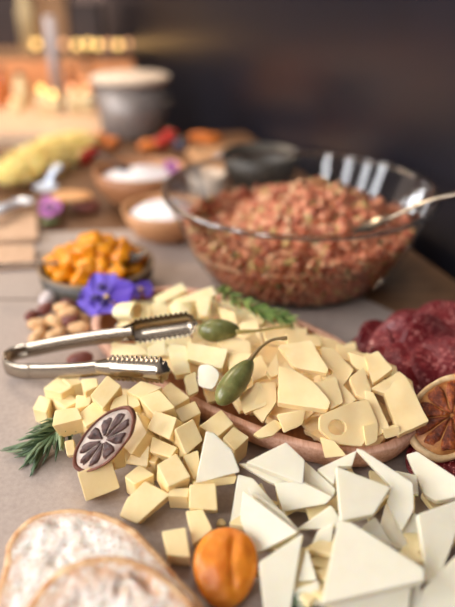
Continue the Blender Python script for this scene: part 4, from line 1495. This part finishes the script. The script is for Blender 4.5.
for i, (pp, r_, yw, tl, rl, wv, lb) in enumerate(SAL):
    salami(P(*pp), r_, yw, tl, rl, wv, lb, i + 1)

# ------------------------------------------------------------------ bread


def bread(pix, depth, label, seed, toastw):
    pts = [P(a[0], a[1], a[2] / 1000) for a in pix]
    c, n = plane_fit(pts)
    ex, ey = frame(n)
    pl = []
    for p in pts:
        w = p - c
        pl.append(((w - n * w.dot(n)).dot(ex), (w - n * w.dot(n)).dot(ey)))
    # smooth closed outline
    q = [Vector((x, y, 0)) for x, y in pl]
    out = []
    m = len(q)
    for i in range(m):
        a, b, c_, d = q[i - 1], q[i], q[(i + 1) % m], q[(i + 2) % m]
        for t in [k / 6 for k in range(6)]:
            out.append(.5 * ((2 * b) + (c_ - a) * t + (2 * a - 5 * b + 4 * c_ - d) * t * t + (3 * b - a - 3 * c_ + d) * t ** 3))
    cen = sum(out, Vector()) / len(out)
    o = empty('bread_slice', Vector((c.x, c.y, T)), label, 'bread', 'bread slices at the front')

    def rg(f, z, wob=0):
        r = []
        for i, p in enumerate(out):
            d = p - cen
            L = d.length
            s = (L - f) / L
            w = cen + d * s
            k = wob * noise.noise(Vector((w.x * 160, w.y * 160, seed)))
            v = c + ex * w.x + ey * w.y + n * (z + k)
            v.z = max(v.z, T + .0006)
            r.append(v)
        return r
    link('crust', loft([rg(.006, -depth), rg(.001, -depth * .9, .001), rg(0, -depth * .5, .001), rg(.0, -.0012, .0012), rg(.0016, .0002, .001), rg(.0042, -.0004)], True, False), M['crust'], o)
    rings = [rg(.0040, -.0005)]
    bm = bmesh.new()
    tl_ = bm.verts.layers.float.new('toast')
    rv = []
    mx = max((p - cen).length for p in out)
    for fi in range(26):
        f = fi / 25
        row = []
        for p in out:
            d = p - cen
            w = cen + d * ((1 - .004 / d.length) * (1 - f))
            z = -.0004 + .0022 * noise.noise(Vector((w.x * 90, w.y * 90, seed))) * min(1, f * 6) + .0014 * noise.noise(Vector((w.x * 260, w.y * 260, seed + 3))) * min(1, f * 6)
            pit = noise.noise(Vector((w.x * 75 + 9, w.y * 75, seed + 8)))
            if pit > .33:
                z -= (pit - .33) * .016 * min(1, f * 6)
            nv = bm.verts.new(c + ex * w.x + ey * w.y + n * z)
            nv[tl_] = max(0.0, 1 - (w - p).length / toastw) ** .8
            row.append(nv)
        rv.append(row)
    k = len(out)
    for a, b in zip(rv, rv[1:]):
        for i in range(k):
            bm.faces.new((a[i], a[(i + 1) % k], b[(i + 1) % k], b[i]))
    bmesh.ops.remove_doubles(bm, verts=bm.verts, dist=1e-6)
    link('crumb', bm, M['crumb'], o)
    return c, n, ex, ey


bread([(4, 565, 15), (8, 540, 17), (30, 516, 19), (65, 507, 20), (100, 511, 20), (132, 526, 19), (158, 551, 18), (178, 576, 16), (205, 615, 13), (180, 690, 12), (60, 720, 11), (-10, 640, 12)], .0125, 'bread slice lying flat under the other one, its arched crust toward the cheese', 1, .012)
bread([(18, 622, 29), (35, 593, 31), (60, 568, 33), (90, 557, 34), (120, 556, 34), (152, 566, 33), (182, 590, 31), (200, 612, 30), (212, 660, 24), (150, 720, 20), (20, 720, 20), (2, 660, 24)], .0125, 'bread slice lying on top, nearest to us at the bottom edge', 2, .026)
for px, py, h in ((43, 532, 20.5),):
    pass

# ------------------------------------------------------------------ tongs
tg = empty('serving_tongs', P(8, 364, .0), 'steel serving tongs with scalloped grippers lying across the cheese', 'tongs')


def strip(name, path, ups, w0, w1, th=.0011, n=40, outw=None):
    pth = spline(path, n)
    bm = bmesh.new()
    rows = []
    for i, p in enumerate(pth):
        t = (pth[min(i + 1, n)] - pth[max(i - 1, 0)]).normalized()
        f = i / n
        u = ups[0].lerp(ups[1], f)
        u = (u - t * u.dot(t)).normalized()
        s = t.cross(u)
        w = w0 + (w1 - w0) * f
        rows.append([bm.verts.new(p + u * (w * b) + s * (sd * th / 2 + .0012 * (1 - b * b))) for sd, b in ((1, -1), (1, -.5), (1, 0), (1, .5), (1, 1), (-1, 1), (-1, .5), (-1, 0), (-1, -.5), (-1, -1))])
    for a, b in zip(rows, rows[1:]):
        for k in range(10):
            bm.faces.new((a[k], a[(k + 1) % 10], b[(k + 1) % 10], b[k]))
    bm.faces.new(rows[0][::-1])
    bm.faces.new(rows[-1])
    return link(name, bm, M['steel'], tg, bevel=0)


def gripper(p0, p1, up, outdir, wmax, deep, name='gripper'):
    """scalloped trough from neck p0 to tip p1; outdir is its outer, rounded side"""
    bm = bmesh.new()
    t = (p1 - p0)
    L = t.length
    t.normalize()
    up = (up - t * up.dot(t)).normalized()
    out = (outdir - t * outdir.dot(t) - up * outdir.dot(up)).normalized()
    N, K = 132, 14
    lay = []
    for sd in (0, 1):
        rows = []
        for i in range(N + 1):
            f = i / N
            prof = min(1, .62 + f * 1.6) if f < .86 else max(.12, math.cos((f - .86) / .14 * math.pi / 2 * .92))
            teeth = 0
            if .16 < f:
                teeth = .0014 * max(0, min(1, .5 + 1.6 * math.sin(f * 2 * math.pi * 15)))
            w = wmax * prof
            row = []
            for k in range(K + 1):
                b = k / K * 2 - 1
                ang = b * 1.25
                e = teeth if abs(b) > .84 else 0
                pp = p0 + t * (L * f) + up * ((w + e) * math.sin(ang) / math.sin(1.25)) + out * (deep * prof * (math.cos(ang) - math.cos(1.25)) / (1 - math.cos(1.25)) - sd * .0008 - e * .3)
                row.append(bm.verts.new(pp))
            rows.append(row)
        lay.append(rows)
        for a, b in zip(rows, rows[1:]):
            for k in range(K):
                bm.faces.new((a[k], a[k + 1], b[k + 1], b[k]))
    for e in (0, K):
        for i in range(N):
            bm.faces.new((lay[0][i][e], lay[0][i + 1][e], lay[1][i + 1][e], lay[1][i][e]))
    for e in (0, N):
        for k in range(K):
            bm.faces.new((lay[0][e][k], lay[0][e][k + 1], lay[1][e][k + 1], lay[1][e][k]))
    return link(name, bm, M['steel'], tg)


Z = Vector((0, 0, 1))
up_f = Vector((.05, .25, 1)).normalized()
up_n = Vector((0, .35, 1)).normalized()
bl, br = P(22, 354, .016), P(22, 370, .016)
strip('spring_bend', [P(28, 350, .020), P(16, 353, .017), P(7, 358, .0145), P(5, 363, .0135), P(9, 368, .0135), P(20, 371, .016), P(30, 371.5, .0185)], (up_f, up_n), .0062, .0062, n=40)
strip('arm', [P(27, 350.3, .0198), P(60, 343.5, .030), P(100, 337, .041), P(134, 333, .050)], (up_f, up_f), .0062, .0058)
strip('arm', [P(29, 371.5, .0185), P(60, 371, .028), P(90, 369, .038), P(104, 367, .043)], (up_n, up_n), .0062, .0058)
gripper(P(122, 333.5, .049), P(197, 322, .060), up_f, Vector((0, 1, -.1)), .0088, .0065)
gripper(P(98, 367, .043), P(170, 371, .054), up_n, Vector((0, -1, .0)), .0084, .0065)

# ------------------------------------------------------------------ light
w = bpy.data.worlds.new('room_light')
bpy.context.scene.world = w
w.use_nodes = True
bg = w.node_tree.nodes['Background']
tcw = w.node_tree.nodes.new('ShaderNodeTexCoord')
sep = w.node_tree.nodes.new('ShaderNodeSeparateXYZ')
rmp = w.node_tree.nodes.new('ShaderNodeValToRGB')
w.node_tree.links.new(tcw.outputs['Generated'], sep.inputs[0])
w.node_tree.links.new(sep.outputs['Z'], rmp.inputs['Fac'])
rmp.color_ramp.elements[0].color = lin((120, 100, 88))
rmp.color_ramp.elements[1].color = lin((205, 198, 196))
w.node_tree.links.new(rmp.outputs['Color'], bg.inputs['Color'])
bg.inputs['Strength'].default_value = .5


def area(name, loc, target, size, size_y, power, color):
    l = bpy.data.lights.new(name, 'AREA')
    l.shape = 'RECTANGLE'
    l.size, l.size_y = size, size_y
    l.energy = power
    l.color = color
    o = bpy.data.objects.new(name, l)
    col.objects.link(o)
    o.location = loc
    o.rotation_euler = (Vector(target) - Vector(loc)).to_track_quat('-Z', 'Y').to_euler()
    return o


area('ceiling_panel', (.55, 1.0, 2.5), (0, .45, T), 1.0, 1.0, 26, (1, .96, .90))
for k, (x, y) in enumerate(((-1.0, -1.0), (-1.6, -.55), (-1.9, .05), (-2.0, .6))):
    area('window_light', (x, y, 1.7), (.0, .45, T), .3, 1.1, 10, (.96, .97, 1))
area('counter_lamp', (-.7, 1.45, 1.75), (-.62, 1.40, T), .6, .4, 8.5, (1, .80, .60))
area('far_lamp', (-1.3, 3.0, 2.0), (-1.2, 4.0, T), 1.0, .3, 16, (1, .75, .55))

# ------------------------------------------------------------------ camera
cam = bpy.data.cameras.new('camera')
co = bpy.data.objects.new('camera', cam)
col.objects.link(co)
co.location = CAM
co.rotation_euler = (R(90 - PITCH), 0, 0)
cam.sensor_fit = 'VERTICAL'
cam.sensor_height = 36
cam.sensor_width = 36
cam.lens = FPX / 607 * 36
cam.clip_start = .01
cam.dof.use_dof = True
cam.dof.focus_distance = .415
cam.dof.aperture_fstop = cam.lens / 14.0
sc = bpy.context.scene
sc.camera = co
sc.view_settings.view_transform = 'Standard'
sc.view_settings.exposure = 0.72
sc.cycles.max_bounces = 10
sc.cycles.transparent_max_bounces = 16
sc.cycles.use_denoising = True
sc.cycles.sample_clamp_indirect = 6
